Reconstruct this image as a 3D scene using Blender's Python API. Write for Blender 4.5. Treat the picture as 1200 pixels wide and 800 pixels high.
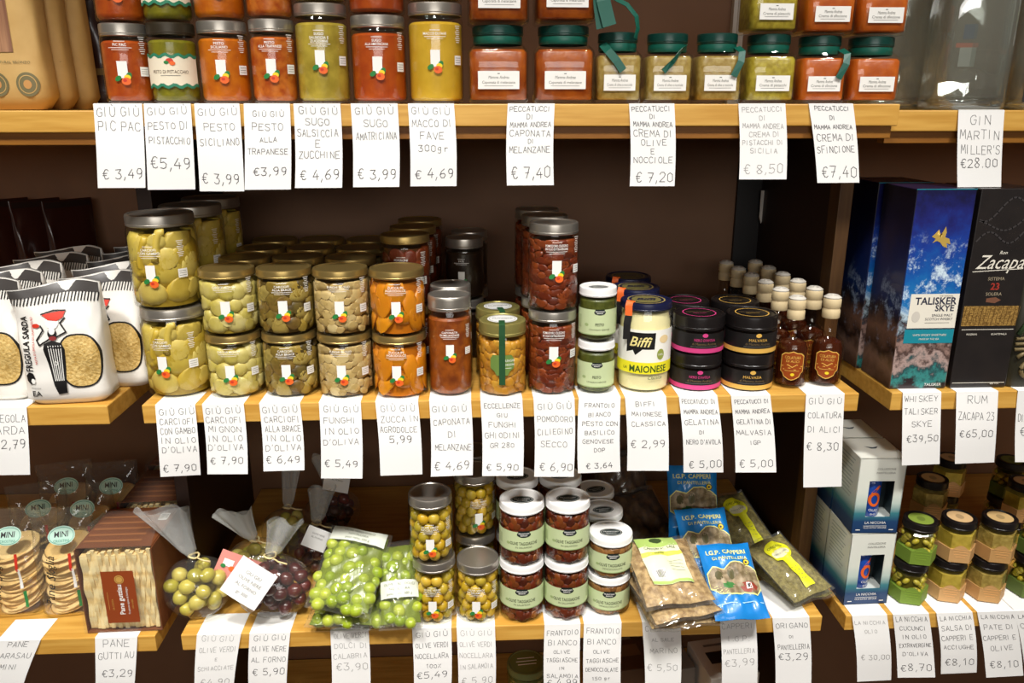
import bpy, bmesh, math, random
from mathutils import Vector, Matrix, Euler

# ------------------------------------------------------------------ camera, world, lights, exposure
sc = bpy.context.scene
for o in list(bpy.data.objects): bpy.data.objects.remove(o)
COL = sc.collection
EYE = Vector((0, 0, 1.55)); FPX = 933.0; PITCH = 16.5; YAW = 2.7
cd = bpy.data.cameras.new('camera'); cam = bpy.data.objects.new('camera', cd); COL.objects.link(cam)
cd.sensor_width = 36; cd.lens = FPX / 1200 * 36; cd.clip_start = 0.02
cam.location = EYE; cam.rotation_euler = (math.radians(90 - PITCH), 0, math.radians(-YAW))
sc.camera = cam
sc.view_settings.view_transform = 'Standard'; sc.view_settings.look = 'None'
sc.view_settings.gamma = 1; sc.view_settings.use_curve_mapping = False
sc.view_settings.exposure = 0.0
w = bpy.data.worlds.new('shop'); sc.world = w; w.use_nodes = True
w.node_tree.nodes['Background'].inputs[0].default_value = (1.0, .86, .70, 1)
w.node_tree.nodes['Background'].inputs[1].default_value = 0.10
def area(name, loc, target, power, sx, sy, col=(1, .975, .935), spread=180):
    d = bpy.data.lights.new(name, 'AREA'); d.shape = 'RECTANGLE'; d.size = sx; d.size_y = sy
    d.energy = power; d.color = col; d.spread = math.radians(spread)
    o = bpy.data.objects.new(name, d); COL.objects.link(o); o.location = loc
    o.rotation_euler = (Vector(target) - Vector(loc)).to_track_quat('-Z', 'Y').to_euler()
    o['label'] = 'added soft fill light behind the camera' if 'window' in name else 'ceiling spot lamp above the shelves'; o['category'] = 'lamp'
for lx, lp in ((-0.90, 6.4), (-.05, 6.7), (0.95, 6.4)):
    area('ceiling_spot', (lx, .02, 2.90), (lx * .75, .96, .36), lp, .26, .20, spread=66)
area('shop_window_light', (0.1, -2.2, 1.95), (0, 1.4, 1.1), 10.5, 2.2, .5, spread=120)  # added frontal fill for the deep back panel; no real window there
try: sc.cycles.use_denoising = True
except Exception: pass

# ------------------------------------------------------------------ pixel -> place
p_, y_ = math.radians(PITCH), math.radians(YAW)
FWD = Vector((math.sin(y_) * math.cos(p_), math.cos(y_) * math.cos(p_), -math.sin(p_)))
RGT = Vector((math.cos(y_), -math.sin(y_), 0)); DWN = -RGT.cross(FWD)
def ray(px, py): return FWD + RGT * ((px - 600) / FPX) + DWN * ((py - 400) / FPX)
def onY(px, py, Y): r = ray(px, py); return EYE + r * (Y / r.y)
def onZ(px, py, Z): r = ray(px, py); return EYE + r * ((Z - EYE.z) / r.z)

# ------------------------------------------------------------------ materials
def lin(c): return tuple((x / 255 / 12.92 if x <= 10 else ((x / 255 + .055) / 1.055) ** 2.4) for x in c) + (1,)
_M = {}
def mat(name, c, rough=.5, metal=0, c2=None, scale=30, bump=0, stretch=None, coat=0, island=None, objrand=None, bscale=None, detail=3, sss=0):
    if name in _M: return _M[name]
    m = bpy.data.materials.new(name); m.use_nodes = True; nt = m.node_tree; b = nt.nodes['Principled BSDF']
    b.inputs['Base Color'].default_value = lin(c); b.inputs['Roughness'].default_value = rough; b.inputs['Metallic'].default_value = metal
    b.inputs['Coat Weight'].default_value = coat; b.inputs['Coat Roughness'].default_value = .08
    m.diffuse_color = lin(c)
    N = nt.nodes.new; L = nt.links.new
    tc = N('ShaderNodeTexCoord'); mp = N('ShaderNodeMapping'); L(tc.outputs['Object'], mp.inputs[0])
    if stretch: mp.inputs['Scale'].default_value = stretch
    colsock = None
    if c2:
        nz = N('ShaderNodeTexNoise'); nz.inputs['Scale'].default_value = scale; nz.inputs['Detail'].default_value = detail
        L(mp.outputs[0], nz.inputs[0]); rp = N('ShaderNodeValToRGB'); L(nz.outputs[0], rp.inputs[0])
        rp.color_ramp.elements[0].position = .36; rp.color_ramp.elements[1].position = .64
        rp.color_ramp.elements[0].color = lin(c); rp.color_ramp.elements[1].color = lin(c2); colsock = rp.outputs[0]
    if island or objrand:
        rp = N('ShaderNodeValToRGB')
        if island: g = N('ShaderNodeNewGeometry'); L(g.outputs['Random Per Island'], rp.inputs[0]); cl = island
        else: g = N('ShaderNodeObjectInfo'); L(g.outputs['Random'], rp.inputs[0]); cl = objrand
        e = rp.color_ramp.elements
        while len(e) < len(cl): e.new(.5)
        for i, k in enumerate(cl): e[i].position = i / max(1, len(cl) - 1); e[i].color = lin(k)
        if colsock:
            mx = N('ShaderNodeMixRGB'); mx.inputs[0].default_value = .35; L(rp.outputs[0], mx.inputs[1]); L(colsock, mx.inputs[2]); colsock = mx.outputs[0]
        else: colsock = rp.outputs[0]
    if colsock: L(colsock, b.inputs['Base Color'])
    if bump:
        n2 = N('ShaderNodeTexNoise'); n2.inputs['Scale'].default_value = bscale or scale; n2.inputs['Detail'].default_value = 4
        L(mp.outputs[0], n2.inputs[0]); bp = N('ShaderNodeBump'); bp.inputs['Strength'].default_value = bump; bp.inputs['Distance'].default_value = .002
        L(n2.outputs[0], bp.inputs['Height']); L(bp.outputs[0], b.inputs['Normal'])
    _M[name] = m; return m
def thin(name, tint=(1, 1, 1), ior=1.45, rough=.03, haze=0, hazecol=(230, 230, 225), bump=0, bscale=60):
    if name in _M: return _M[name]
    m = bpy.data.materials.new(name); m.use_nodes = True; nt = m.node_tree; nt.nodes.clear(); N = nt.nodes.new; L = nt.links.new
    out = N('ShaderNodeOutputMaterial'); tr = N('ShaderNodeBsdfTransparent'); tr.inputs[0].default_value = tint + (1,)
    gl = N('ShaderNodeBsdfGlossy'); gl.inputs['Roughness'].default_value = rough
    fr = N('ShaderNodeLayerWeight'); fr.inputs[0].default_value = .5      # Schlick: the same from either side of the sheet
    pw = N('ShaderNodeMath'); pw.operation = 'POWER'; pw.inputs[1].default_value = 5; L(fr.outputs['Facing'], pw.inputs[0])
    f0 = ((ior - 1) / (ior + 1)) ** 2; ma = N('ShaderNodeMath'); ma.operation = 'MULTIPLY_ADD'; ma.inputs[1].default_value = .9 - f0; ma.inputs[2].default_value = f0; L(pw.outputs[0], ma.inputs[0])
    mx = N('ShaderNodeMixShader'); L(ma.outputs[0], mx.inputs[0]); last = tr.outputs[0]
    if haze:
        df = N('ShaderNodeBsdfDiffuse'); df.inputs[0].default_value = lin(hazecol); m2 = N('ShaderNodeMixShader'); m2.inputs[0].default_value = haze
        L(last, m2.inputs[1]); L(df.outputs[0], m2.inputs[2]); last = m2.outputs[0]
    L(last, mx.inputs[1]); L(gl.outputs[0], mx.inputs[2]); L(mx.outputs[0], out.inputs[0])
    if bump:
        tc = N('ShaderNodeTexCoord'); nz = N('ShaderNodeTexNoise'); nz.inputs['Scale'].default_value = bscale; nz.inputs['Detail'].default_value = 2
        L(tc.outputs['Object'], nz.inputs[0]); bp = N('ShaderNodeBump'); bp.inputs['Strength'].default_value = bump; bp.inputs['Distance'].default_value = .006
        L(nz.outputs[0], bp.inputs['Height']); L(bp.outputs[0], gl.inputs['Normal'])
    _M[name] = m; return m
WOOD = mat('pale_oak', (222, 172, 82), .42, c2=(204, 150, 62), scale=9, stretch=(1, 12, 14), bump=.06, coat=.15)
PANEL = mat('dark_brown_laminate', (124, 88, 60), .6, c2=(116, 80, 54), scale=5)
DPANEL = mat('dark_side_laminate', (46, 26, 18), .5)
POSTW = mat('stained_oak_post', (104, 72, 36), .5, c2=(88, 58, 28), scale=8, stretch=(14, 14, 1))
CLEAT = mat('stained_cleat', (150, 96, 20), .55, c2=(132, 80, 14), scale=8, stretch=(1, 14, 14))
GLASS = thin('jar_glass', (.97, .98, .96))
FILM = thin('clear_film', (.98, .98, .96), 1.5, .07, .035, bump=.6, bscale=38)
FILM2 = thin('milky_film', (.93, .93, .91), 1.5, .2, .42, (225, 226, 220), bump=.5, bscale=50)
PAPER = mat('white_paper', (247, 246, 243), .7)
INK = mat('grey_pen_ink', (92, 90, 92), .6)
INKF = mat('faded_pen_ink', (168, 166, 164), .6)
WHITE = mat('white_print', (246, 244, 238), .5)
BLACK = mat('black_print', (22, 20, 20), .45)
GREY = mat('grey_print', (120, 118, 112), .5)
SILVER = mat('silver_lid_metal', (186, 180, 170), .33, .85)
GOLD = mat('gold_lid_metal', (178, 152, 92), .33, .8)
GREENLID = mat('dark_green_lid', (10, 56, 48), .3)
SATIN = mat('green_satin', (14, 88, 72), .38)
BLACKLID = mat('black_lid', (24, 20, 20), .3)
WHITELID = mat('white_lid', (244, 243, 240), .35)
RED = mat('red_print', (208, 52, 30), .5); ORANGE = mat('orange_print', (236, 104, 34), .5)
YELLOW = mat('yellow_print', (246, 214, 40), .5); GREEN = mat('green_print', (40, 128, 60), .5)
BAGF = thin('bag_film', (.96, .96, .95), 1.6, .12, .24, (226, 228, 224), bump=.7, bscale=45)

# ------------------------------------------------------------------ mesh helpers
class MB:
    def __init__(s): s.v = []; s.f = []; s.m = []; s.s = []
    def add(s, vs, fs, mi=0, smooth=True, M=None):
        b = len(s.v)
        s.v += [tuple(M @ Vector(p)) for p in vs] if M else [tuple(p) for p in vs]
        for f in fs: s.f.append([b + i for i in f]); s.m.append(mi); s.s.append(smooth)
        return s
    def box(s, x0, x1, y0, y1, z0, z1, mi=0, bev=0, M=None):
        if not bev:
            v = [(x, y, z) for z in (z0, z1) for y in (y0, y1) for x in (x0, x1)]
            return s.add(v, [(0, 2, 3, 1), (4, 5, 7, 6), (0, 1, 5, 4), (2, 6, 7, 3), (0, 4, 6, 2), (1, 3, 7, 5)], mi, False, M)
        bm = bmesh.new(); bmesh.ops.create_cube(bm, size=1)
        for q in bm.verts: q.co = Vector(((x0 + x1) / 2 + q.co.x * (x1 - x0), (y0 + y1) / 2 + q.co.y * (y1 - y0), (z0 + z1) / 2 + q.co.z * (z1 - z0)))
        bmesh.ops.bevel(bm, geom=bm.edges[:], offset=bev, segments=2, affect='EDGES', profile=.5)
        bm.verts.index_update(); s.add([q.co.copy() for q in bm.verts], [[q.index for q in f.verts] for f in bm.faces], mi, False, M); bm.free(); return s
    def lathe(s, prof, seg=32, mi=0, M=None, fx=None):
        # prof: (r, z) from bottom to top; rings are doubled at sharp corners
        strips = []; cur = [prof[0]]
        for i in range(1, len(prof)):
            cur.append(prof[i])
            if i < len(prof) - 1:
                a = Vector(prof[i]) - Vector(prof[i - 1]); b = Vector(prof[i + 1]) - Vector(prof[i])
                if a.length > 1e-9 and b.length > 1e-9 and a.angle(b) > .7: strips.append(cur); cur = [prof[i]]
        strips.append(cur)
        for st in strips:
            vs = []; fs = []
            for (r, z) in st:
                for k in range(seg):
                    t = 2 * math.pi * k / seg; q = (r * math.cos(t), r * math.sin(t), z)
                    vs.append(fx(q) if fx else q)
            for i in range(len(st) - 1):
                for k in range(seg):
                    a = i * seg + k; b = i * seg + (k + 1) % seg
                    fs.append((a, b, b + seg, a + seg))
            s.add(vs, fs, mi, True, M)
        return s
    def ell(s, c, rx, ry, rz, mi=0, seg=12, rings=8, R=None, fx=None):
        vs = []; fs = []
        for i in range(rings + 1):
            ph = math.pi * i / rings
            for k in range(seg):
                t = 2 * math.pi * k / seg
                q = Vector((rx * math.sin(ph) * math.cos(t), ry * math.sin(ph) * math.sin(t), rz * math.cos(ph)))
                if R: q = R @ q
                q = q + Vector(c); vs.append(fx(q) if fx else q)
        for i in range(rings):
            for k in range(seg):
                a = i * seg + k; b = i * seg + (k + 1) % seg; fs.append((a, a + seg, b + seg, b))
        return s.add(vs, fs, mi, True)
    def tube(s, pts, r, seg=8, mi=0, flat=1.0):
        pts = [Vector(p) for p in pts]; vs = []; fs = []
        for i, p in enumerate(pts):
            d = (pts[min(i + 1, len(pts) - 1)] - pts[max(i - 1, 0)]).normalized()
            a = d.cross(Vector((0, 0, 1)));  a = d.cross(Vector((1, 0, 0))) if a.length < .1 else a; a.normalize(); b = d.cross(a)
            for k in range(seg):
                t = 2 * math.pi * k / seg; vs.append(p + a * (r * math.cos(t)) + b * (r * flat * math.sin(t)))
        for i in range(len(pts) - 1):
            for k in range(seg):
                a = i * seg + k; b = i * seg + (k + 1) % seg; fs.append((a, b, b + seg, a + seg))
        fs.append(tuple(range(seg))[::-1]); fs.append(tuple(len(vs) - seg + k for k in range(seg)))
        return s.add(vs, fs, mi, True)
    def ribbon(s, pts, w, th=.0006, mi=0, side=(1, 0, 0)):
        pts = [Vector(p) for p in pts]; vs = []; fs = []; sd = Vector(side)
        for i, p in enumerate(pts):
            d = (pts[min(i + 1, len(pts) - 1)] - pts[max(i - 1, 0)]).normalized()
            a = (sd - d * sd.dot(d)).normalized(); n = d.cross(a) * th
            vs += [p - a * w / 2, p + a * w / 2, p + a * w / 2 + n, p - a * w / 2 + n]
        for i in range(len(pts) - 1):
            for k in range(4): a = i * 4 + k; b = i * 4 + (k + 1) % 4; fs.append((a, b, b + 4, a + 4))
        fs.append((3, 2, 1, 0)); n = len(vs); fs.append((n - 4, n - 3, n - 2, n - 1))
        return s.add(vs, fs, mi, False)
    def grid(s, fn, nu, nv, mi=0, wrap=False, smooth=True):
        vs = [fn(i / (nu if wrap else nu), j / nv) for j in range(nv + 1) for i in range(nu if wrap else nu + 1)]
        w_ = nu if wrap else nu + 1; fs = []
        for j in range(nv):
            for i in range(nu):
                a = j * w_ + i; b = j * w_ + (i + 1) % w_; fs.append((a, b, b + w_, a + w_))
        return s.add(vs, fs, mi, smooth)
    def prism(s, poly, z0, z1, mi=0, M=None):
        n = len(poly); vs = [(x, y, z0) for x, y in poly] + [(x, y, z1) for x, y in poly]
        fs = [tuple(range(n))[::-1], tuple(range(n, 2 * n))] + [(i, (i + 1) % n, n + (i + 1) % n, n + i) for i in range(n)]
        return s.add(vs, fs, mi, False, M)
    def build(s, name, mats, parent=None, loc=None, rot=None):
        me = bpy.data.meshes.new(name); me.from_pydata(s.v, [], s.f)
        for m in (mats if isinstance(mats, (list, tuple)) else [mats]): me.materials.append(m)
        me.polygons.foreach_set('material_index', s.m); me.polygons.foreach_set('use_smooth', s.s); me.update()
        o = bpy.data.objects.new(name, me); COL.objects.link(o)
        if parent: o.parent = parent
        if loc is not None: o.location = loc
        if rot is not None: o.rotation_euler = rot
        return o

def thing(name, label, cat, loc=(0, 0, 0), rz=0, group=None, rot=None):
    o = bpy.data.objects.new(name, None); COL.objects.link(o); o.empty_display_size = .02
    o.location = loc; o.rotation_euler = rot if rot else (0, 0, rz)
    o['label'] = label; o['category'] = cat
    if group: o['group'] = group
    return o
def tag(o, label, cat, group=None):
    o['label'] = label; o['category'] = cat
    if group: o['group'] = group
    return o
def structure(o): o['kind'] = 'structure'; return o
KIDS = {}
def copy_tree(o, parent=None):
    c = o.copy(); COL.objects.link(c)
    if parent: c.parent = parent
    for ch in o.children: copy_tree(ch, c)
    return c
PROTO = {}
def put(key, builder, label, cat, loc, rz=0, group=None, rot=None):
    """first call builds the thing, later calls copy it with its parts"""
    if key not in PROTO: r = builder(); PROTO[key] = r
    else: r = copy_tree(PROTO[key])
    r.location = loc; r.rotation_euler = rot if rot else (0, 0, rz)
    r['label'] = label; r['category'] = cat
    if group: r['group'] = group
    elif 'group' in r: del r['group']
    return r

# ------------------------------------------------------------------ lettering
_T = {}
def text2d(body, bold=0, shear=0):
    k = (body, bold, shear)
    if k not in _T:
        cu = bpy.data.curves.new('lettering', 'FONT'); cu.body = body; cu.size = 1; cu.resolution_u = 2; cu.fill_mode = 'FRONT'
        cu.offset = bold; cu.shear = shear; cu.align_x = 'CENTER'
        ob = bpy.data.objects.new('lettering', cu); COL.objects.link(ob)
        dg = bpy.context.evaluated_depsgraph_get(); me = bpy.data.meshes.new_from_object(ob.evaluated_get(dg))
        _T[k] = ([(q.co.x, q.co.y) for q in me.vertices], [list(f.vertices) for f in me.polygons])
        bpy.data.meshes.remove(me); bpy.data.objects.remove(ob); bpy.data.curves.remove(cu)
    return _T[k]
def cyl(r): return lambda x, z, o: ((r + o) * math.sin(x / r), -(r + o) * math.cos(x / r), z)
def flat(y): return lambda x, z, o: (x, y - o, z)
def lidtop(h): return lambda x, z, o: (x, z, h + o)
def side_x(X): return lambda x, z, o: (X - o, -x, z)      # the face looking to -x
class Decal:
    def __init__(s, S, step=.004): s.S = S; s.b = MB(); s.mats = []; s.step = step
    def mi(s, m):
        if m not in s.mats: s.mats.append(m)
        return s.mats.index(m)
    def rect(s, cx, cz, w, h, m, l=1, rot=0):
        nx = max(1, int(w / s.step)); nz = max(1, int(h / s.step)); c, n = math.cos(rot), math.sin(rot)
        def fn(i, j):
            x = (i - .5) * w; z = (j - .5) * h
            return s.S(cx + x * c - z * n, cz + x * n + z * c, l * .00025)
        s.b.grid(fn, nx, nz, s.mi(m), smooth=True); return s
    def fan(s, pts, m, l=1):
        n = len(pts); cx = sum(p[0] for p in pts) / n; cz = sum(p[1] for p in pts) / n; fine = []
        for i in range(n):
            a, b = pts[i], pts[(i + 1) % n]; q = max(1, int(math.hypot(a[0] - b[0], a[1] - b[1]) / .004))
            fine += [(a[0] + (b[0] - a[0]) * e / q, a[1] + (b[1] - a[1]) * e / q) for e in range(q)]
        pts = fine; n = len(pts)
        vs = [s.S(cx, cz, l * .00025)]; K = max(2, int(max(math.hypot(x - cx, z - cz) for x, z in pts) / .003))
        for k in range(1, K + 1): vs += [s.S(cx + (x - cx) * k / K, cz + (z - cz) * k / K, l * .00025) for x, z in pts]
        fs = [(0, 1 + i, 1 + (i + 1) % n) for i in range(n)]
        for k in range(K - 1): fs += [(1 + k * n + i, 1 + (k + 1) * n + i, 1 + (k + 1) * n + (i + 1) % n, 1 + k * n + (i + 1) % n) for i in range(n)]
        s.b.add(vs, fs, s.mi(m), True); return s
    def disc(s, cx, cz, rx, rz, m, l=1, n=20, rot=0):
        c, q = math.cos(rot), math.sin(rot); P = []
        for k in range(n):
            t = 2 * math.pi * k / n; x, z = rx * math.cos(t), rz * math.sin(t); P.append((cx + x * c - z * q, cz + x * q + z * c))
        return s.fan(P, m, l)
    def ring(s, cx, cz, rx, rz, wd, m, l=1, n=28):
        vs = []; fs = []
        for k in range(n):
            t = 2 * math.pi * k / n
            vs += [s.S(cx + rx * math.cos(t), cz + rz * math.sin(t), l * .00025), s.S(cx + (rx - wd) * math.cos(t), cz + (rz - wd) * math.sin(t), l * .00025)]
        for k in range(n): a = 2 * k; b = 2 * ((k + 1) % n); fs.append((a, b, b + 1, a + 1))
        s.b.add(vs, fs, s.mi(m), True); return s
    def line(s, pts, wd, m, l=1):
        vs = []; fs = []
        for i in range(len(pts) - 1):
            (x0, z0), (x1, z1) = pts[i], pts[i + 1]; dx, dz = x1 - x0, z1 - z0; L = math.hypot(dx, dz) or 1; dx *= wd / 2 / L; dz *= wd / 2 / L
            e = .6; k = len(vs)
            vs += [s.S(x, z, l * .00025) for x, z in ((x0 - dx * e - dz, z0 - dz * e + dx), (x0 - dx * e + dz, z0 - dz * e - dx), (x1 + dx * e + dz, z1 + dz * e - dx), (x1 + dx * e - dz, z1 + dz * e + dx))]
            fs.append((k, k + 1, k + 2, k + 3))
        s.b.add(vs, fs, s.mi(m), True); return s
    def text(s, body, cx, cz, size, m, l=2, sx=1, bold=0, shear=0, rot=0, maxw=None):
        vs, fs = text2d(body, bold, shear)
        if not vs: return s
        xs = [p[0] for p in vs]; wd = (max(xs) - min(xs)) * size * sx; mid = (max(xs) + min(xs)) / 2
        if maxw and wd > maxw: sx *= maxw / wd
        c, n = math.cos(rot), math.sin(rot); P = []
        for x, z in vs:
            x = (x - mid) * size * sx; z = (z - .35) * size; P.append(s.S(cx + x * c - z * n, cz + x * n + z * c, l * .00025))
        s.b.add(P, fs, s.mi(m), False); return s
    def build(s, name, parent, **k): return s.b.build(name, s.mats, parent, **k)

# single-stroke handwriting
HW = {'A': "0,0 2,6 4,0;.8,2 3.2,2", 'B': "0,0 0,6 2.8,6 3.6,5 3.4,3.8 2.6,3.2 0,3.2;2.6,3.2 3.9,2.3 3.9,1 2.8,0 0,0", 'C': "4,5 3,6 1.2,6 0,4.4 0,1.6 1.2,0 3,0 4,1",
 'D': "0,0 0,6 2.2,6 4,4.3 4,1.7 2.4,0 0,0", 'E': "4,6 0,6 0,0 4,0;0,3.1 3,3.1", 'F': "4,6 0,6 0,0;0,3.1 3,3.1", 'G': "4,5 3,6 1.2,6 0,4.4 0,1.6 1.2,0 3,0 4,1.2 4,2.8 2.3,2.8",
 'H': "0,0 0,6;4,0 4,6;0,3 4,3", 'I': "2,0 2,6", 'K': "0,0 0,6;4,6 0,2.6 4,0", 'L': "0,6 0,0 4,0", 'M': "0,0 .4,6 2.2,2 4,6 4.4,0", 'N': "0,0 0,6 4,0 4,6",
 'O': "2,6 .4,5 0,3 .5,.8 2,0 3.6,.9 4,3 3.5,5.2 2,6", 'P': "0,0 0,6 3,6 4,5 3.8,3.4 2.8,2.8 0,2.8", 'Q': "2,6 0,4.6 0,1.4 2,0 4,1.4 4,4.6 2,6;2.6,1.6 4.4,-.4", 'R': "0,0 0,6 3,6 4,5 3.7,3.5 2.8,2.9 0,2.9;1.8,2.9 4,0",
 'S': "3.9,5.3 3,6 1,6 .1,4.8 .6,3.5 3.3,2.6 4,1.3 3,0 1,0 0,.9", 'T': "0,6 4,6;2,6 2,0", 'U': "0,6 0,1.4 1.2,0 2.8,0 4,1.4 4,6", 'V': "0,6 2,0 4,6", 'W': "0,6 1,0 2.2,4 3.4,0 4.4,6", 'X': "0,0 4,6;0,6 4,0",
 'Y': "0,6 2,3 4,6;2,3 2,0", 'Z': "0,6 4,6 0,0 4,0", '0': "2,6 .3,5 .2,1 2,0 3.7,1 3.8,5 2,6", '1': "1,4.6 2.4,6 2.4,0", '2': "0,4.8 1,6 3,6 3.9,4.8 3.4,3.2 0,0 4,0", '3': "0,6 3.6,6 1.8,3.5 3.4,3 3.9,1.6 3,0 1,0 0,.8",
 '4': "2.6,6 0,2 4,2;3,3.6 3,0", '5': "3.8,6 .5,6 .3,3.4 2.6,3.7 3.9,2.4 3.5,.7 2,0 0,.5", '6': "3.4,6 1.2,4.6 .1,2 1,.1 3,.1 3.9,1.6 3,3.1 1,2.9 .2,1.8", '7': "0,6 4,6 1.4,0;.9,3 3.2,3", '8': "2,3.2 .4,4.5 1,6 3,6 3.6,4.6 2,3.2 .2,1.6 1,0 3,0 3.9,1.5 2,3.2",
 '9': "3.7,4.2 2.8,2.8 .9,3 .3,4.6 1.2,6 3,6 3.8,4.6 3.4,1.4 1.8,0", ',': "1,.6 .3,-1.2", '.': "1,0 1.2,.4", '€': "4,5.2 3,6 1.6,5.8 .8,4 .8,2 1.6,.2 3,0 4,.8;0,3.6 2.8,3.6;0,2.3 2.6,2.3", "'": "1,6.4 .6,4.8", '%': "0,0 4,6;.6,5.6 1.2,4.6;2.9,1.4 3.5,.4",
 'g': "3,4 1,4 .3,2.6 1,1.2 3,1.6 3,4 3,-.6 1.6,-1.6 .4,-1", 'r': "1,4 1,0;1,2.8 2,4 3.4,3.8", 'Ù': "0,6 0,1.4 1.2,0 2.8,0 4,1.4 4,6;1.4,7.6 2.2,6.8", '-': "0,3 3,3", '/': "0,0 3,6"}
HWX = {',': .35, '.': .4, "'": .35, 'I': .75, '1': .85}
def hand(D, s, cx, cz, h, maxw, m, rnd, wd=.00066):
    u = h / 6; adv = [(4.0 * HWX.get(c, 1) + 1.7) if c != ' ' else 3.2 for c in s]; W = sum(adv) * u - 1.7 * u
    kx = min(1, maxw / W) if W > 0 else 1
    x = cx - W * kx / 2 + rnd.uniform(-.001, .001)
    sl = rnd.uniform(-.03, .03)
    for c, a in zip(s, adv):
        if c in HW:
            ox = -1.2 if c in 'I' else (-.3 if c in "1" else 0); sc_ = rnd.uniform(.9, 1.08); jz = rnd.uniform(-.3, .3)
            for st in HW[c].split(';'):
                pts = []
                for q in st.split():
                    a_, b_ = q.split(','); a_ = float(a_) + ox + rnd.uniform(-.16, .16); b_ = (float(b_) + rnd.uniform(-.16, .16)) * sc_ + jz
                    X = x + a_ * u * kx; pts.append((X, cz - h / 2 + b_ * u + sl * (X - cx)))
                D.line(pts, wd, m, 1)
        x += a * u * kx
# ------------------------------------------------------------------ jar builders
def jar_glass(parent, r, h, neck=None, foot=.004):
    n = neck or r * .92
    MB().lathe([(0, .0006), (r * .80, .0002), (r - foot * .35, foot * .35), (r, foot), (r, h * .90), (r - .001, h * .94), (n, h * .985), (n, h)], 40).build('glass_jar', GLASS, parent)
def metal_lid(parent, r, z, h, m, name='lid', dome=.0, top=None):
    prof = [(r * .96, z), (r, z + .001), (r, z + h * .80), (r * .985, z + h * .95), (r * .95, z + h), (r * .90, z + h), (r * .87, z + h - .0012), (r * .5, z + h - .0012 + dome), (0, z + h - .0012 + dome)]
    b = MB().lathe(prof, 40)
    for zz in (z + h * .22,): b.lathe([(r, zz - .0006), (r + .0005, zz), (r, zz + .0006)], 40)
    return b.build(name, m, parent)
def paste(parent, r, z1, m, level=.0):
    MB().lathe([(0, .003), (r * .82, .003), (r - .0022, .006), (r - .0014, .010), (r - .0014, z1 - .003), (r - .004, z1), (0, z1 + level)], 36).build('contents', m, parent)
def chunks(parent, r, z1, size, n, mats, seed, core=.88, spread=.25, stems=0):
    """pieces of vegetable pressed against the glass, in their oil"""
    rnd = random.Random(seed); b = MB(); R = r - .0015
    b.lathe([(0, .003), (R * core, .003), (R * core, z1 - .002), (0, z1 - .002)], 28, 0)
    def fx(q):
        q = Vector(q); d = math.hypot(q.x, q.y); z = min(max(q.z, .003), z1)
        if d > R: return (q.x * R / d, q.y * R / d, z)
        return (q.x, q.y, z)
    sx, sy, sz = size; placed = []
    for t in range(n * 30):
        if len(placed) >= n: break
        a = rnd.uniform(0, 2 * math.pi); z = rnd.uniform(.003 + sz * .6, z1 - sz * .5); q = (a * R, z)
        if any(((abs(q[0] - p[0]) if abs(q[0] - p[0]) < math.pi * R else 2 * math.pi * R - abs(q[0] - p[0])) / (sx * 1.05)) ** 2 + ((q[1] - p[1]) / (sz * 1.05)) ** 2 < 1 for p in placed): continue
        placed.append(q); k = rnd.uniform(1 - spread, 1 + spread); rr = R - min(sx, sy) * .75 * k
        E_ = Euler((rnd.uniform(-.5, .5), rnd.uniform(-.8, .8), a), 'XYZ').to_matrix()
        if stems and len(placed) <= stems:      # a curved stem lying against the glass
            a0 = -1.75 + 1.9 * (len(placed) - 1); zz = z1 * (.42 + .2 * (len(placed) % 2))
            b.tube([fx(((R - .004) * math.cos(a0 + .35 * (q_ / 8) ** 2), (R - .004) * math.sin(a0 + .35 * (q_ / 8) ** 2), zz + .055 * q_ / 8)) for q_ in range(9)], .0062, 10, 1)
        b.ell((rr * math.cos(a), rr * math.sin(a), z), sy * k, sx * k, sz * k, 1 if len(mats) < 3 else rnd.choice(range(1, len(mats))), 12, 8, E_, fx)
    return b.build('contents', mats, parent)
def giu_label(parent, r, h, lines, zc=.5, k=1.0, side=True, a0=-.25, hat=True):
    """white print on the glass: product name, white tile with bright fruit, small print and white tile on the side"""
    x0 = a0 * r; D = Decal(cyl(r + .0003), .003); top = h * zc + .030 * k
    D.rect(x0, top, .014 * k, .0007, WHITE)
    for i, t in enumerate(lines): D.text(t, x0, top - .0044 * k - i * .0046 * k, .0048 * k, WHITE, 1, maxw=.032 * k, bold=.012)
    y = top - .0046 * k * len(lines) - .0036 * k
    D.rect(x0, y, .030 * k, .0006, WHITE); D.rect(x0, y - .0026 * k, .022 * k, .0005, WHITE)
    zc2 = h * zc - .006 * k
    zc2 = min(zc2, y - .0155 * k); g = 1.32 * k
    D.rect(x0, zc2, .0098 * g, .0165 * g, WHITE)
    D.disc(x0 - .0050 * g, zc2 - .0085 * g, .0036 * g, .0024 * g, GREEN, 2, 12, .6); D.disc(x0 + .0054 * g, zc2 - .0058 * g, .0026 * g, .0036 * g, GREEN, 2, 12, -.5)
    D.disc(x0 + .0040 * g, zc2 - .0074 * g, .0032 * g, .0026 * g, YELLOW, 3, 12); D.disc(x0 + .0026 * g, zc2 - .0112 * g, .0044 * g, .0038 * g, ORANGE, 4, 14)
    D.disc(x0 + .0014 * g, zc2 - .0104 * g, .0018 * g, .0015 * g, RED, 5, 10)
    if side:
        sx = x0 + r * .92
        for i in range(9): D.rect(sx, top + .006 * k - i * .0026 * k, (.010 - .002 * (i % 3)) * k, .0009 * k, WHITE)
        D.rect(sx, zc2 - .002 * k, .013 * k, .012 * k, WHITE); 
        for i in range(3): D.rect(sx, zc2 - .005 * k + i * .003 * k, .010 * k, .0005 * k, GREY, 2)
    D.build('printed_label', parent)
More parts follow.
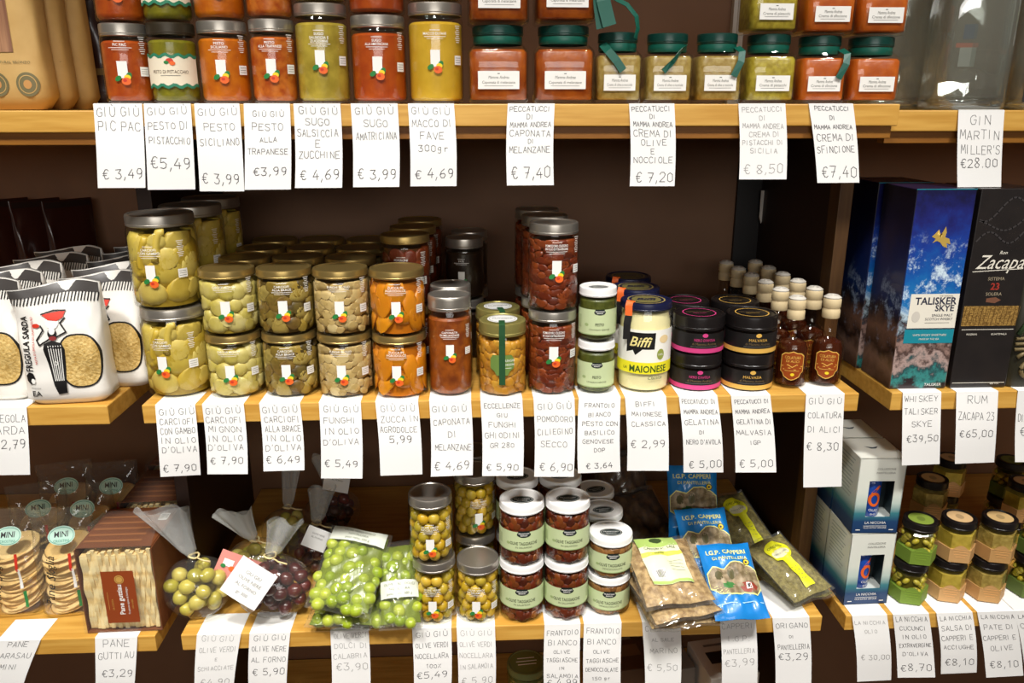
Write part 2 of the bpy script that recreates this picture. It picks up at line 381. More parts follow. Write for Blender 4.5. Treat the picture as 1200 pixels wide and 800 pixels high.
def giu_jar(r, H, lid, lines, fill, lh=.016, zc=.45, k=1.0, kind='paste', a0=-.15, neck=.93, side=True, label=None, seed=1, lidr=None, mats=None, size=(.012, .008, .012), n=40, stems=0):
    def f():
        t = thing('preserve_jar', '', '')
        h = H - lh + .003
        jar_glass(t, r, h, r * neck)
        if kind == 'paste': paste(t, r, h * .90, fill)
        else: chunks(t, r, h * .92, size, n, mats, seed, stems=stems)
        metal_lid(t, lidr or r * .97, H - lh, lh - .0003, lid)
        if label: label(t, r, h)
        else: giu_label(t, r, h, lines, zc, k, side, a0)
        return t
    return f
def pistachio_label(t, r, h):
    D = Decal(cyl(r + .0003), .003); z = h * .46
    D.rect(0, z, r * 2.5, h * .42, mat('cream_label', (238, 226, 200), .6))
    for s in (1, -1):
        P = [(-r * 1.25 + i * r * 2.5 / 24, z + s * (h * .215 + .0016 * math.sin(i * 1.3))) for i in range(25)]
        D.line(P, .0035, mat('teal_border', (46, 128, 96), .5), 2)
    D.disc(.001, z + .012, .0045, .003, RED, 2, 12); D.disc(.004, z + .009, .0035, .0026, ORANGE, 3, 12); D.disc(-.003, z + .010, .003, .002, GREEN, 3, 10)
    D.text('PESTO DI PISTACCHIO', 0, z - .001, .0058, mat('brown_print', (96, 70, 50), .5), 2, maxw=r * 1.5); D.rect(0, z - .0055, r * .8, .0006, GREY, 2)
    D.build('paper_label', t)

def sq_section(half, n, seg=48, e=6.0):
    out = []
    for k in range(seg):
        a = 2 * math.pi * k / seg; c, s = math.cos(a), math.sin(a); d = (abs(c) ** e + abs(s) ** e) ** (-1 / e); out.append((half * d * c, half * d * s))
    return out
def loft(b, secs, mi=0, cap=True, seg=48):
    """secs: list of (half, z, exponent)"""
    vs = []; fs = []
    for hf, z, e in secs: vs += [(x, y, z) for x, y in sq_section(hf, 0, seg, e)]
    for i in range(len(secs) - 1):
        for k in range(seg): a = i * seg + k; c = i * seg + (k + 1) % seg; fs.append((a, c, c + seg, a + seg))
    if cap: fs.append(tuple(range(seg))[::-1]); fs.append(tuple((len(secs) - 1) * seg + k for k in range(seg)))
    return b.add(vs, fs, mi, True)
def square_jar(hf, H, fillm, bow, txt):
    def f():
        t = thing('square_jar', '', ''); lh = .017; b = H - lh; e = 7
        loft(MB(), [(hf * .93, .0004, e), (hf, .003, e), (hf, b * .80, e), (hf * .97, b * .84, e), (hf * .80, b * .95, 3), (hf * .78, b, 2.2)]).build('glass_jar', GLASS, t)
        q = hf - .002
        loft(MB(), [(q * .95, .004, e), (q, .006, e), (q, b * .79, e), (q * .92, b * .84, e)]).build('contents', fillm, t)
        metal_lid(t, hf * .86, H - .013, .0127, GREENLID)
        # satin ribbon tied under the lid
        rb = MB().lathe([(hf * .80, b - .006), (hf * .825, b - .004), (hf * .825, b + .004), (hf * .80, b + .006)], 40)
        rb = rb.build('ribbon_band', SATIN, t)
        x = hf * .72
        if bow == 1: MB().ribbon([(x, -hf * .55, b), (x + .004, -hf * .95, b - .006), (x + .002, -hf - .003, b - .018), (x - .006, -hf - .003, b - .036)], .0085, side=(1, 0, .25)).build('ribbon_tail', SATIN, rb)
        if bow == 2:
            MB().ribbon([(x * .95, -hf * .65, b), (x * .6, -hf * .98, b - .004), (x * .1, -hf - .003, b - .018), (-x * .45, -hf - .003, b - .030)], .007, side=(.5, 0, .8)).build('ribbon_tail', SATIN, rb)
        if bow == 3:
            MB().ribbon([(-x, -hf * .65, b + .002), (-x * .75, -hf * .98, b - .006), (-x * .25, -hf - .003, b - .018), (x * .15, -hf - .003, b - .030)], .010, side=(.9, 0, .5)).build('ribbon_tail', SATIN, rb)
        D = Decal(flat(-hf)); zc = b * .36; w_ = hf * 1.36; hh = b * .28
        D.rect(0, zc, w_, hh, WHITE, 1); D.rect(0, zc + hh * .36, .003, .001, GREY, 2)
        D.text('Mamma Andrea', 0, zc + hh * .16, .0052, GREY, 2, shear=.25, maxw=w_ * .5); D.text(txt, 0, zc - hh * .12, .0048, GREY, 2, maxw=w_ * .8); D.rect(0, zc - hh * .32, w_ * .7, .0004, GREY, 2)
        D.build('paper_label', t)
        return t
    return f

# green and white bistro jars
SAGE = mat('sage_label', (200, 214, 164), .55); DKOVAL = mat('dark_oval_print', (22, 36, 34), .4)
def emblem(D, cx, cz, s, l=2):
    D.disc(cx, cz, .0105 * s, .0050 * s, DKOVAL, l); D.rect(cx, cz + .0042 * s, .017 * s, .003 * s, DKOVAL, l)
    D.text('FRANTOIO', cx, cz + .0016 * s, .0032 * s, WHITE, l + 1, bold=.02); D.text('BIANCO', cx, cz - .0016 * s, .0028 * s, WHITE, l + 1, bold=.02)
def bistro_jar(r, H, title, sub, fillmats, chunk, lh=.013, z0=.30, z1=.70, seed=3, n=60):
    def f():
        t = thing('white_lidded_jar', '', ''); h = H - lh + .002
        jar_glass(t, r, h, r * .9)
        if chunk: chunks(t, r, h * .93, chunk, n, fillmats, seed)
        else: paste(t, r, h * .92, fillmats[0])
        lid = metal_lid(t, r * 1.0, H - lh, lh - .0003, WHITELID)
        D = Decal(lidtop(H - .0014)); D.disc(0, -.004, r * .52, r * .34, DKOVAL, 1); D.text('FRANTOIO', 0, -.0025, .0048, WHITE, 2, maxw=r * .8); D.text('BIANCO', 0, -.0075, .0042, WHITE, 2); D.ring(0, -.004, r * .47, r * .29, .0006, WHITE, 2); D.build('lid_emblem', lid)
        D = Decal(cyl(r + .0003), .003); a, b = h * z0, h * z1
        D.rect(0, (a + b) / 2, r * 4.6, b - a, SAGE); emblem(D, 0, b - .004, r / .034)
        D.text(title, 0, a + (b - a) * .42, .0075 * r / .034, mat('dark_olive_print', (58, 66, 44), .5), 2, maxw=r * 1.25, sx=.75, bold=.01)
        D.text(sub, 0, a + (b - a) * .22, .0042 * r / .034, mat('olive_print', (90, 96, 70), .5), 2, maxw=r * 1.1)
        D.disc(-r * .72, a + (b - a) * .4, .003, .0022, mat('pale_leaf_print', (160, 180, 120), .5), 2)
        for s in (-1, 1): D.rect(s * r * 1.25, a + (b - a) * .5, r * .3, (b - a) * .5, mat('faint_print', (176, 190, 140), .5), 2)
        D.rect(0, a + .001, r * 4.6, .0012, mat('pale_leaf_print', (160, 180, 120), .5), 2)
        D.build('paper_label', t)
        return t
    return f
def mayo_jar():
    t = thing('mayonnaise_jar', '', ''); r = .0385; H = .131; cream = mat('mayonnaise', (244, 232, 178), .45)
    MB().lathe([(0, .0005), (r * .8, .0002), (r * .95, .003), (r, .010), (r, .028), (r - .0012, .031), (r - .0012, .098), (r - .002, .106), (r * .86, .117), (r * .84, .122)], 44).build('glass_jar', GLASS, t)
    MB().lathe([(0, .003), (r * .9, .0045), (r - .003, .011), (r - .0032, .100), (r * .82, .116), (0, .116)], 40).build('contents', cream, t)
    nv = mat('navy_lid', (22, 26, 58), .3)
    lid = metal_lid(t, r * .95, .1195, .011, nv)
    D = Decal(lidtop(H - .0014)); gp = mat('gold_print', (170, 150, 90), .4)
    D.ring(0, 0, r * .7, r * .7, .002, gp, 1); D.disc(0, 0, r * .55, r * .55, mat('olive_gold_print', (120, 112, 66), .4), 1); D.text('Biffi', 0, 0, .018, nv, 2, shear=.3, bold=.02); D.build('lid_print', lid)
    D = Decal(cyl(r - .0006), .003); W = mat('mayo_label_white', (248, 246, 236), .5); LY = mat('lemon_band', (244, 232, 40), .5)
    D.rect(0, .066, r * 2.9, .056, W); D.rect(0, .038, r * 3.0, .017, LY, 2)
    D.fan([(-.030, .090), (.012, .090), (.011, .066), (-.006, .066), (-.016, .057), (-.020, .064), (-.030, .060)], BLACK, 2)
    D.text('Biffi', -.009, .077, .020, mat('pale_gold_print', (244, 228, 150), .4), 3, shear=.35, bold=.015)
    gd = mat('dark_green_print', (52, 84, 24), .5)
    D.text('LA', -.031, .037, .006, gd, 3, bold=.01); D.text('MAIONESE', .004, .037, .0140, gd, 3, bold=.02, maxw=.056); D.text('Classica', .014, .024, .007, gd, 2, shear=.3)
    D.disc(.021, .058, .006, .008, mat('olive_badge', (150, 160, 70), .5), 2); D.disc(.026, .080, .008, .006, mat('pale_bread_print', (240, 214, 160), .5), 2); D.text('100%', .021, .058, .004, WHITE, 3)
    D.build('paper_label', t)
    b = MB(); S = cyl(r + .0008); 
    b.ribbon([(-r * .55, -r * .55, H + .0006), (-r * .66, -r * .68, H + .0008), (-r * .70, -r * .76, H - .004), (-r * .70, -r * .78, H - .018)], .010, .0008, 0)
    b.ribbon([(-r * .70, -r * .785, H - .018), (-r * .745, -r * .80, H - .030), (-r * .745, -r * .80, H - .052)], .010, .0008, 1)
    b.build('seal_strip', [ORANGE, BLACK], t)
    return t
def jelly_jar(bandc, key, title):
    def f():
        t = thing('black_labelled_jar', '', ''); r = .0365; H = .0545; bd = mat('band_' + key, bandc, .45)
        MB().lathe([(0, .0005), (r * .85, .0002), (r, .004), (r, .030), (r * .93, .034)], 44).build('glass_jar', GLASS, t)
        MB().lathe([(0, .002), (r - .003, .003), (r - .0015, .006), (r - .0015, .030), (0, .031)], 36).build('contents', mat('dark_jelly', (40, 22, 18), .3), t)
        lid = metal_lid(t, r * 1.0, .0335, H - .0338, BLACKLID)
        D = Decal(lidtop(H - .0014)); D.ring(0, 0, r * .66, r * .66, .0016, bd, 1, 36); D.text('PECCATUCCI', 0, .004, .006, mat('dim_gold', (120, 100, 66), .4), 1); D.rect(0, -.004, .02, .0008, bd, 1); D.build('lid_print', lid)
        D = Decal(cyl(r + .0003), .0035); D.rect(0, .018, r * 5.6, .026, BLACK); D.rect(0, .0058, r * 5.6, .0068, bd, 2)
        D.disc(0, .0285, .004, .003, bd, 2); D.text(title, 0, .0215, .0058, bd, 2, maxw=.03); D.text('di Mamma Andrea', 0, .0158, .0048, mat('dim_gold', (120, 100, 66), .4), 2, maxw=.036); D.rect(0, .0118, .040, .0005, GREY, 2)
        D.build('paper_label', t)
        return t
    return f
def mignon():
    t = thing('corked_bottle', '', ''); r = .0235; hb = .072
    g = thin('amber_bottle_glass', (.95, .90, .84), 1.5, .03)
    MB().lathe([(0, .0006), (r * .8, .0002), (r, .004), (r, hb * .80), (r * .9, hb * .92), (r * .55, hb * 1.04), (.0098, hb * 1.12), (.0095, .098), (.0115, .099), (.0115, .103)], 36).build('glass_bottle', g, t)
    MB().lathe([(0, .004), (r - .0025, .005), (r - .0025, hb * .78), (r * .78, hb * .9), (r * .4, hb * .96), (0, hb * .96)], 32).build('anchovy_essence', mat('dark_amber_liquid', (66, 26, 8), .2), t)
    ck = mat('waxed_cork', (222, 200, 156), .5)
    stop = MB().lathe([(.0118, .100), (.0125, .101), (.0125, .112), (.0115, .1135), (.0115, .115), (.0127, .1165), (.0127, .127), (.0112, .1295), (0, .130)], 28).build('cork_stopper', ck, t)
    MB().lathe([(.0118, .1290), (.0122, .1305), (.008, .1335), (.003, .1325), (0, .1345)], 20).build('wax_drip', mat('pale_wax', (214, 208, 196), .4), stop)
    D = Decal(cyl(r + .0003), .002); gd = mat('gold_outline', (236, 190, 90), .4); og = mat('amber_label', (150, 66, 14), .45)
    P = [(-.0165, .050), (-.012, .054), (-.006, .0545), (0, .057), (.006, .0545), (.012, .054), (.0165, .050), (.0165, .026), (.013, .023), (.011, .018), (.004, .014), (0, .013), (-.004, .014), (-.011, .018), (-.013, .023), (-.0165, .026)]
    D.fan(P, gd, 1); D.fan([(x * .93, .035 + (z - .035) * .94) for x, z in P], og, 2)
    D.text('COLATURA', 0, .0475, .0062, gd, 3, maxw=.022); D.text('DI ALICI', 0, .042, .005, gd, 3)
    D.line([(-.014, .034), (-.006, .0365), (0, .033), (.006, .037), (.014, .034)], .0010, gd, 3); D.line([(-.012, .029), (-.004, .032), (.004, .029), (.012, .032)], .0009, gd, 3)
    D.disc(.001, .022, .0028, .0022, YELLOW, 3); D.rect(0, .0275, .02, .0006, gd, 3)
    D.build('paper_label', t)
    return t
def hexpts(r, a0=0): return [(r * math.cos(a0 + math.pi / 3 * k), r * math.sin(a0 + math.pi / 3 * k)) for k in range(6)]
def hex_jar(key, labc, fillm, discc):
    def f():
        t = thing('hexagonal_jar', '', ''); r = .0298; H = .0705; b = .054; ap = r * math.cos(math.pi / 6)
        G = MB(); a0 = 0
        def ring(rr, z): return [(x, y, z) for x, y in hexpts(rr, a0)]
        vs = ring(r * .96, .0004) + ring(r, .003) + ring(r, b * .93) + ring(r * .85, b)
        fs = [tuple(range(6))[::-1]] + [(i * 6 + k, i * 6 + (k + 1) % 6, i * 6 + 6 + (k + 1) % 6, i * 6 + 6 + k) for i in range(3) for k in range(6)]
        G.add(vs, fs, 0, False); G.lathe([(r * .80, b), (r * .78, b + .006)], 32); G.build('glass_jar', GLASS, t)
        q = MB(); q.prism(hexpts(r - (.0075 if key in ('green', 'moss') else .002), a0), .003, b * .90, 0)
        if key in ('green', 'moss'):
            rnd = random.Random(9)
            for i in range(40):
                k = rnd.randrange(6); A, B = Vector(hexpts(r - .0065, a0)[k] + (0,)), Vector(hexpts(r - .0065, a0)[(k + 1) % 6] + (0,)); p = A.lerp(B, rnd.uniform(.1, .9)); p.z = rnd.uniform(b * .40, b * .82)
                dr = math.atan2((B - A).y, (B - A).x); q.ell(p, .0062, .0036, .0042, 1, 10, 6, Euler((0, rnd.uniform(-1, 1), dr)).to_matrix())
        q.build('contents', fillm, t)
        lid = metal_lid(t, r * .86, b + .002, H - b - .0023, BLACKLID)
        D = Decal(lidtop(H - .0014)); D.disc(0, 0, r * .62, r * .62, mat('disc_' + key, discc, .6), 1, 28); D.disc(0, 0, r * .2, r * .26, mat('disc_print_' + key, tuple(int(c * .82) for c in discc), .6), 2); D.build('lid_sticker', lid)
        lm = mat('label_' + key, labc, .6); lp = mat('label_print_' + key, tuple(min(255, int(c * 1.25)) for c in labc), .6)
        L = MB(); L.prism(hexpts(r + .0004, a0), .002, b * .46, 0)
        for k in range(6): pass
        L.build('paper_label', lm, t)
        D = Decal(lambda x, z, o: (x, -(ap + .0004) - o, z))
        n = 14; P = [(-r * .48, b * .44)] + [(-r * .40 + r * .8 * i / n, b * .46 + .0075 * math.sin(math.pi * i / n)) for i in range(n + 1)] + [(r * .48, b * .44)]
        D.fan(P, lm, 1)
        for i, wd in enumerate((.018, .022, .020, .014)): D.rect(.001, b * .46 - i * .0042, wd, .0007, lp, 2)
        D.build('label_tab', t)
        return t
    return f
def olive_ring_jar(r, H, lines):
    def f():
        t = thing('olive_jar', '', ''); lh = .016; h = H - lh + .003
        jar_glass(t, r, h, r * .93); og = mat('olive_oil', (150, 120, 20), .3)
        MB().lathe([(0, .003), (r * .50, .003), (r * .50, h * .9), (0, h * .9)], 24).build('oil', og, t)
        om = mat('yellow_olive', (190, 160, 40), .3, objrand=[(206, 160, 30), (168, 150, 44), (216, 176, 60), (150, 132, 30)])
        rnd = random.Random(5); ro = .0088; base = MB().ell((0, 0, 0), ro, ro, ro * 1.12, 0, 14, 10); first = None; z = ro + .003; row = 0
        while z + ro < h * .93:
            n = 9
            for k in range(n):
                a = 2 * math.pi * (k + .5 * (row % 2)) / n + rnd.uniform(-.05, .05); rr = r - .0016 - ro
                if first is None: first = base.build('olive', om, t); o = first
                else: o = first.copy(); COL.objects.link(o); o.parent = t
                o.location = (rr * math.cos(a), rr * math.sin(a), z + rnd.uniform(-.0012, .0012)); o.rotation_euler = (rnd.uniform(-.6, .6), rnd.uniform(-.6, .6), a)
            z += ro * 1.68; row += 1
        metal_lid(t, r * .97, H - lh, lh - .0003, SILVER)
        giu_label(t, r, h, lines, .42, .95, True, -.1)
        return t
    return f

# ------------------------------------------------------------------ bags and pouches
def sgn(a, e): return math.copysign(abs(a) ** e, a)
def gusset(b, w, h, d, mi=0, seed=0, taper=.45, nv=18, seg=44, crimp=True, wr=.0012, flop=0):
    rnd = random.Random(seed); ph = [rnd.uniform(0, 6) for _ in range(6)]
    def ab(v):
        k = 1 if v < 1 - taper else max(0.02, ((1 - v) / taper)) ** .65
        a = w / 2 * (1 - .05 * math.sin(math.pi * min(1, v * 1.1)) + .03 * (v > .9)); foot = min(1, (v * 7 + .75))
        return a * min(1, foot + .05), d / 2 * k * min(1, foot)
    def P(ang, v, o=0):
        a, bb = ab(v); c, s = math.cos(ang), math.sin(ang)
        x = (a + o) * sgn(c, .42); y = (bb + o) * sgn(s, .55)
        wv = wr * (math.sin(9 * v + 4 * ang + ph[0]) + math.sin(17 * v - 6 * ang + ph[1]) * .6 + math.sin(3 * ang + ph[2] + 23 * v) * .5) * min(1, (1 - v) * 5) * min(1, v * 6)
        fl = flop * max(0, (v - .6) / .4) ** 2
        return (x, y + wv * (1 if s >= 0 else -1) + fl * (.010 * math.sin(46 * x + ph[3]) - .006), v * h + fl * .005 * math.sin(38 * x + ph[4]))
    vs = []; fs = []
    for j in range(nv + 1):
        for i in range(seg): vs.append(P(2 * math.pi * i / seg, j / nv))
    for j in range(nv):
        for i in range(seg): a = j * seg + i; c = j * seg + (i + 1) % seg; fs.append((a, c, c + seg, a + seg))
    fs.append(tuple(range(seg))[::-1]); b.add(vs, fs, mi, True)
    def S(x, z, o):
        v = min(1, max(0, z / h)); a, bb = ab(v); t = max(-1, min(1, x / a)); c = abs(t) ** (1 / .42)
        s = math.sqrt(max(0, 1 - c * c)); ang = math.atan2(-s, math.copysign(c, t))
        q = P(ang, v, 0); return (x, q[1] - .0006 - o, q[2])
    return S
def pouch(b, w, h, t, mi=0, seed=0, wr=.0014, nu=22, nv=24):
    rnd = random.Random(seed); ph = [rnd.uniform(0, 6) for _ in range(8)]
    def th(u, v): return t / 2 * max(0, 1 - abs(u) ** 2.6) ** .6 * max(0, 1 - abs(v) ** 2.8) ** .6
    def wv(u, v): return wr * (math.sin(7 * u + 5 * v + ph[0]) + .7 * math.sin(13 * v - 8 * u + ph[1]) + .5 * math.sin(19 * u + 3 * v + ph[2])) * (1 - u ** 4) * (1 - v ** 4)
    def P(u, v, side): return (u * w / 2 * (1 - .03 * (1 - v * v)), -side * (th(u, v) + .0004) + wv(u, v) * .8 + .002 * math.sin(5 * u + ph[3]) * abs(v) ** 6, v * h / 2)
    for side in (1, -1): b.grid(lambda i, j: P(i * 2 - 1, j * 2 - 1, side), nu, nv, mi)
    def S(x, z, o):
        u = max(-1, min(1, 2 * x / w)); v = max(-1, min(1, 2 * z / h)); q = P(u, v, 1); return (x, q[1] - .0006 - o, z)
    return S
def olives_in(parent, pts, m, r, seed, name='olive', squash=1.12):
    rnd = random.Random(seed); first = None
    for p in pts:
        if first is None: first = o = MB().ell((0, 0, 0), r, r, r * squash, 0, 14, 10).build(name, m, parent)
        else: o = first.copy(); COL.objects.link(o); o.parent = parent
        o.location = p; o.rotation_euler = (rnd.uniform(0, 3), rnd.uniform(0, 3), rnd.uniform(0, 3)); k = rnd.uniform(.93, 1.06); o.scale = (k, k, k)
def pack(inside, box, d, seed, most):
    rnd = random.Random(seed); pts = []
    for _ in range(9000):
        if len(pts) >= most: break
        q = Vector([rnd.uniform(*b) for b in box])
        if inside(q) and all((q - p).length > d for p in pts): pts.append(q)
    return pts
def tied_bag(R, Hn, olm, olr, seed, n=55, flare=1.0, lean=.25, squash=(1, .85, .8), filmm=None):
    """clear bag tied at the neck, its open end fanned out above"""
    def f():
        t = thing('tied_olive_bag', '', ''); rnd = random.Random(seed); fm = filmm or BAGF; zc = R * squash[2]
        ax, ay, az = R * squash[0], R * squash[1], R * squash[2]
        pts = pack(lambda q: (q.x / (ax - olr)) ** 2 + (q.y / (ay - olr)) ** 2 + ((q.z - zc) / (az - olr)) ** 2 < 1, ((-R, R), (-R, R), (0, 2 * R)), olr * 1.72, seed, n)
        olives_in(t, pts, olm, olr, seed)
        ph = [rnd.uniform(0, 6) for _ in range(5)]
        def fn(i, j):
            a = 2 * math.pi * i; v = j
            if v < .55:
                q = v / .55; p = math.pi * (1 - q * .90); rr = math.sin(p); z = zc - az * 1.02 * math.cos(math.pi - p) ; x = ax * 1.04 * rr * math.cos(a); y = ay * 1.04 * rr * math.sin(a)
                z = zc + az * 1.02 * math.cos(p)
                k = 1 + .03 * math.sin(9 * a + ph[0]) * q
                return (x * k, y * k, z)
            q = (v - .55) / .45; rn = R * .19; z0 = zc + az * 1.02 * math.cos(math.pi * .10); z = z0 + q * Hn
            wd = rn + (R * .62 * flare - rn) * q ** 1.3; dp = rn * (1 - .7 * q) + .0012 * math.sin(6 * a + ph[1])
            if q < .18: wd = rn * (1 - .35 * math.sin(math.pi * q / .18)); dp = wd * .9
            ruf = .006 * q * math.sin(5 * a + ph[2])
            return (wd * math.cos(a) + lean * q * Hn * -1, dp * math.sin(a) + ruf, z + .005 * q * math.sin(3 * a + ph[3]))
        g = MB().grid(fn, 40, 34, 0, True); g.m = [1 if k // 40 > 19 else 0 for k in range(len(g.m))]; g.build('film_bag', [FILM, fm], t)
        z0 = zc + az * 1.02 * math.cos(math.pi * .10) + Hn * .09; rn = R * .19
        b = MB(); tie = mat('straw_tie', (226, 206, 150), .6)
        b.tube([(rn * .8 * math.cos(k * .5), rn * .8 * math.sin(k * .5), z0 + .0012 * math.sin(k)) for k in range(14)], .0016, 6)
        b.tube([(rn * .6, -rn * .7, z0), (rn * 1.6, -rn * 1.3, z0 - .002), (rn * 2.8, -rn * 1.5, z0 - .004)], .0013, 6)
        b.build('straw_tie', tie, t)
        return t
    return f
# ------------------------------------------------------------------ setting and furniture
ZT, ZM, ZB, ZL = 1.552, 1.154, .783, .36
YF, YB, TH = 1.05, 1.53, .0275
XL, XR = -.462, .549
fb = MB(); fb.box(-2.2, 2.2, -1.5, 2.0, -.05, 0); structure(fb.build('floor', mat('brown_floor', (92, 62, 44), .5, c2=(80, 52, 36), scale=4)))
wb = MB(); wb.box(-2.2, 2.2, YB + .004, YB + .05, 0, 2.6); structure(wb.build('wall_back', PANEL))
wf = MB(); wf.box(-2.6, 2.6, -2.55, -2.5, 0, 3.0); structure(wf.build('wall_front', mat('cream_plaster', (232, 222, 204), .8)))
cb = MB(); cb.box(-2.6, 2.6, -2.5, 2.0, 3.0, 3.05); structure(cb.build('ceiling', mat('white_plaster', (238, 234, 226), .8)))
def board(x0, x1, z, y0, y1, label):
    o = MB().box(x0, x1, y0, y1, z - TH, z, 0, .0015).build('shelf_board', WOOD); return tag(o, label, 'shelf', 'oak shelf boards')
YSL = YF + .035
board(XL - .008, XR + .004, ZT, YF, YB, 'pale oak top shelf board of the centre bay under the sauce jars')
board(XL, XR, ZM, YF, YB, 'pale oak middle shelf board of the centre bay under the antipasti jars')
board(XL + .010, XR - .012, ZB, YF, YB, 'pale oak lower shelf board of the centre bay under the olives and capers')
board(-1.35, XL - .010, ZT - .008, YSL, YB, 'pale oak top shelf board of the left bay under the kraft bags')
board(-1.35, -.508, ZM, YF, YB, 'pale oak middle shelf board of the left bay under the fregola bags')
board(-1.35, -.490, ZB, YF, YB, 'pale oak lower shelf board of the left bay under the crispbread')
board(XR + .007, 1.35, ZT - .008, YSL, YB, 'pale oak top shelf board of the right bay under the clear gin bottles')
board(.597, 1.35, ZM, YF, YB, 'pale oak middle shelf board of the right bay under the whisky and rum boxes')
board(.5745, 1.35, ZB, YF, YB, 'pale oak lower shelf board of the right bay under the blue gift boxes')
board(XL, XR, ZL, YF, YB, 'pale oak bottom shelf board of the centre bay below the price tags')
def cleat(x0, x1, z, y, label):
    tag(MB().box(x0, x1, y, y + .02, z - .016, z, 0, .001).build('shelf_cleat', CLEAT), label, 'shelf rail', 'rails under the top shelves')
cleat(XL - .004, XR, ZT - TH, YF + .008, 'brown wooden rail under the top shelf of the centre bay')
cleat(-1.35, XL - .012, ZT - .008 - TH, YSL + .008, 'brown wooden rail under the top shelf of the left bay')
cleat(XR + .010, 1.35, ZT - .008 - TH, YSL + .008, 'brown wooden rail under the top shelf of the right bay')
def upright(x, side, y0=1.19, pm=POSTW):
    o = thing('shelf_upright', 'dark upright side panel with wooden front post %s the centre bay' % side, 'shelf upright', (x, y0, 0), group='shelf uprights')
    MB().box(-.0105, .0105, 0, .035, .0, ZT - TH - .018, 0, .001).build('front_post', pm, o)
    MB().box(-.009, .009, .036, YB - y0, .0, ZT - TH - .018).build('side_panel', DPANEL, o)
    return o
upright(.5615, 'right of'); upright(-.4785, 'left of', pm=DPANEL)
st = thing('slotted_wall_rail', 'thin pale metal rail on the back panel above the corked bottles', 'shelf rail', (onY(900, 235, YB - .01).x, YB - .004, 0))
MB().box(-.010, -.004, -.012, 0, ZM, ZT - .03).box(.004, .010, -.012, 0, ZM, ZT - .03).build('rail_flanges', SILVER, st)
b = MB()
for k in range(4): b.add([(-.018 + k * .010, -.013, 1.395), (-.009 + k * .010, -.013, 1.395), (-.0095 + k * .010, -.013, 1.345), (-.0135 + k * .010, -.013, 1.332), (-.0175 + k * .010, -.013, 1.345), (-.018 + k * .010, -.0155, 1.395), (-.009 + k * .010, -.0155, 1.395), (-.0095 + k * .010, -.0155, 1.345), (-.0135 + k * .010, -.0155, 1.332), (-.0175 + k * .010, -.0155, 1.345)], [(0, 1, 2, 3, 4), (9, 8, 7, 6, 5), (0, 5, 6, 1), (1, 6, 7, 2), (2, 7, 8, 3), (3, 8, 9, 4), (4, 9, 5, 0)], 0, False)
b.build('toothed_bracket', mat('white_bracket', (214, 208, 200), .5), st)
tag(MB().box(onY(862, 240, YB).x, onY(890, 240, YB).x, YB - .006, YB + .003, ZM, ZT - TH).build('groove_strip', mat('black_strip', (18, 12, 12), .5)), 'black vertical strip on the back panel near the right upright', 'wall strip')

# ------------------------------------------------------------------ price tags
def price_tag(label, top, bot, Zs, Yf, lines, price, pr=.83, h=.0084, ink=None, start=.10, pitch=.125, back=.05, ph=.0118):
    xl, xr, y0 = top; bl, br, y1 = bot; rnd = random.Random(label)
    A, B = onY(xl, y0, Yf).x, onY(xr, y0, Yf).x; cb = onY((bl + br) / 2, y1, Yf - .006); a_, b_ = onY(bl, y1, Yf - .006).x, onY(br, y1, Yf - .006).x
    L = max(.06, Zs - cb.z); W = B - A; curl = rnd.uniform(.001, .006); tw = rnd.uniform(-.004, .004); kick = rnd.uniform(-.006, .004)
    def S(x, s, o):      # x across from the centre line, s along the strip (negative: lying on the shelf)
        u = x / W + .5
        if s < 0: return (A + W * u + kick * (s / -back) * 0, Yf - s, Zs + .0006 + o)
        f = s / L; X0 = A + W * u; X1 = a_ + (b_ - a_) * u
        k = min(1, s / .003); y = Yf - .0012 - o - curl * math.sin(math.pi * f) * .8 - .006 * f * f - tw * (u - .5) * f
        return (X0 + (X1 - X0) * f + .0015 * math.sin(math.pi * f) * (1 if bl > xl else -1), y, Zs + .0006 * (1 - k) - s)
    t = thing('price_tag', label, 'price tag', (0, 0, 0), group='handwritten price tags')
    o0 = Vector(((A + B) / 2, Yf, Zs)); t.location = o0
    S2 = lambda x, s, o: tuple(Vector(S(x, s, o)) - o0)
    b = MB(); ss = [-back, -back / 2, -.004, -.0008, .0004, .003] + [L * k / 12 for k in range(1, 13)]
    for i in range(len(ss) - 1):
        vs = [S2((k / 6 - .5) * W, ss[i + e], 0) for e in (0, 1) for k in range(7)]
        b.add(vs, [(k, k + 1, 8 + k, 7 + k) for k in range(6)], 0, True)
    b.build('paper_strip', PAPER, t)
    D = Decal(lambda x, z, o: S2(x, -z, o)); im = ink or INK; pos = start
    for i, ln in enumerate(lines):
        hh = h
        if isinstance(ln, tuple): ln, hh = ln[0], h * ln[1]
        hand(D, ln, rnd.uniform(-.001, .001), -(L * pos + hh / 2), hh, W * .86, im, rnd); pos += pitch * (hh / h) ** .5
    if price: hand(D, price, rnd.uniform(-.001, .002), -L * pr, ph, W * .82, im, rnd, .0009)
    D.build('handwriting', t)
Z0 = ZT - .008; G = 'GIÙ GIÙ'; T = 'white paper price tag handwritten '
P1 = lambda *a, **k: price_tag(*a, **k)
P1(T + 'pic pac 3,49', (110, 167, 124), (115, 171, 220), ZT, YF, [G, 'PIC PAC'], '€ 3,49', h=.0105, pitch=.17, start=.04)
P1(T + 'pesto di pistacchio 5,49', (169, 224, 124), (174, 229, 222), ZT, YF, [G, 'PESTO DI', 'PISTACCHIO'], '€5,49', .68, start=.04, pitch=.17, ph=.014)
P1(T + 'pesto siciliano 3,99', (228, 281, 124), (234, 287, 224), ZT, YF, [G, 'PESTO', 'SICILIANO'], '€ 3,99', .85, start=.05, pitch=.17)
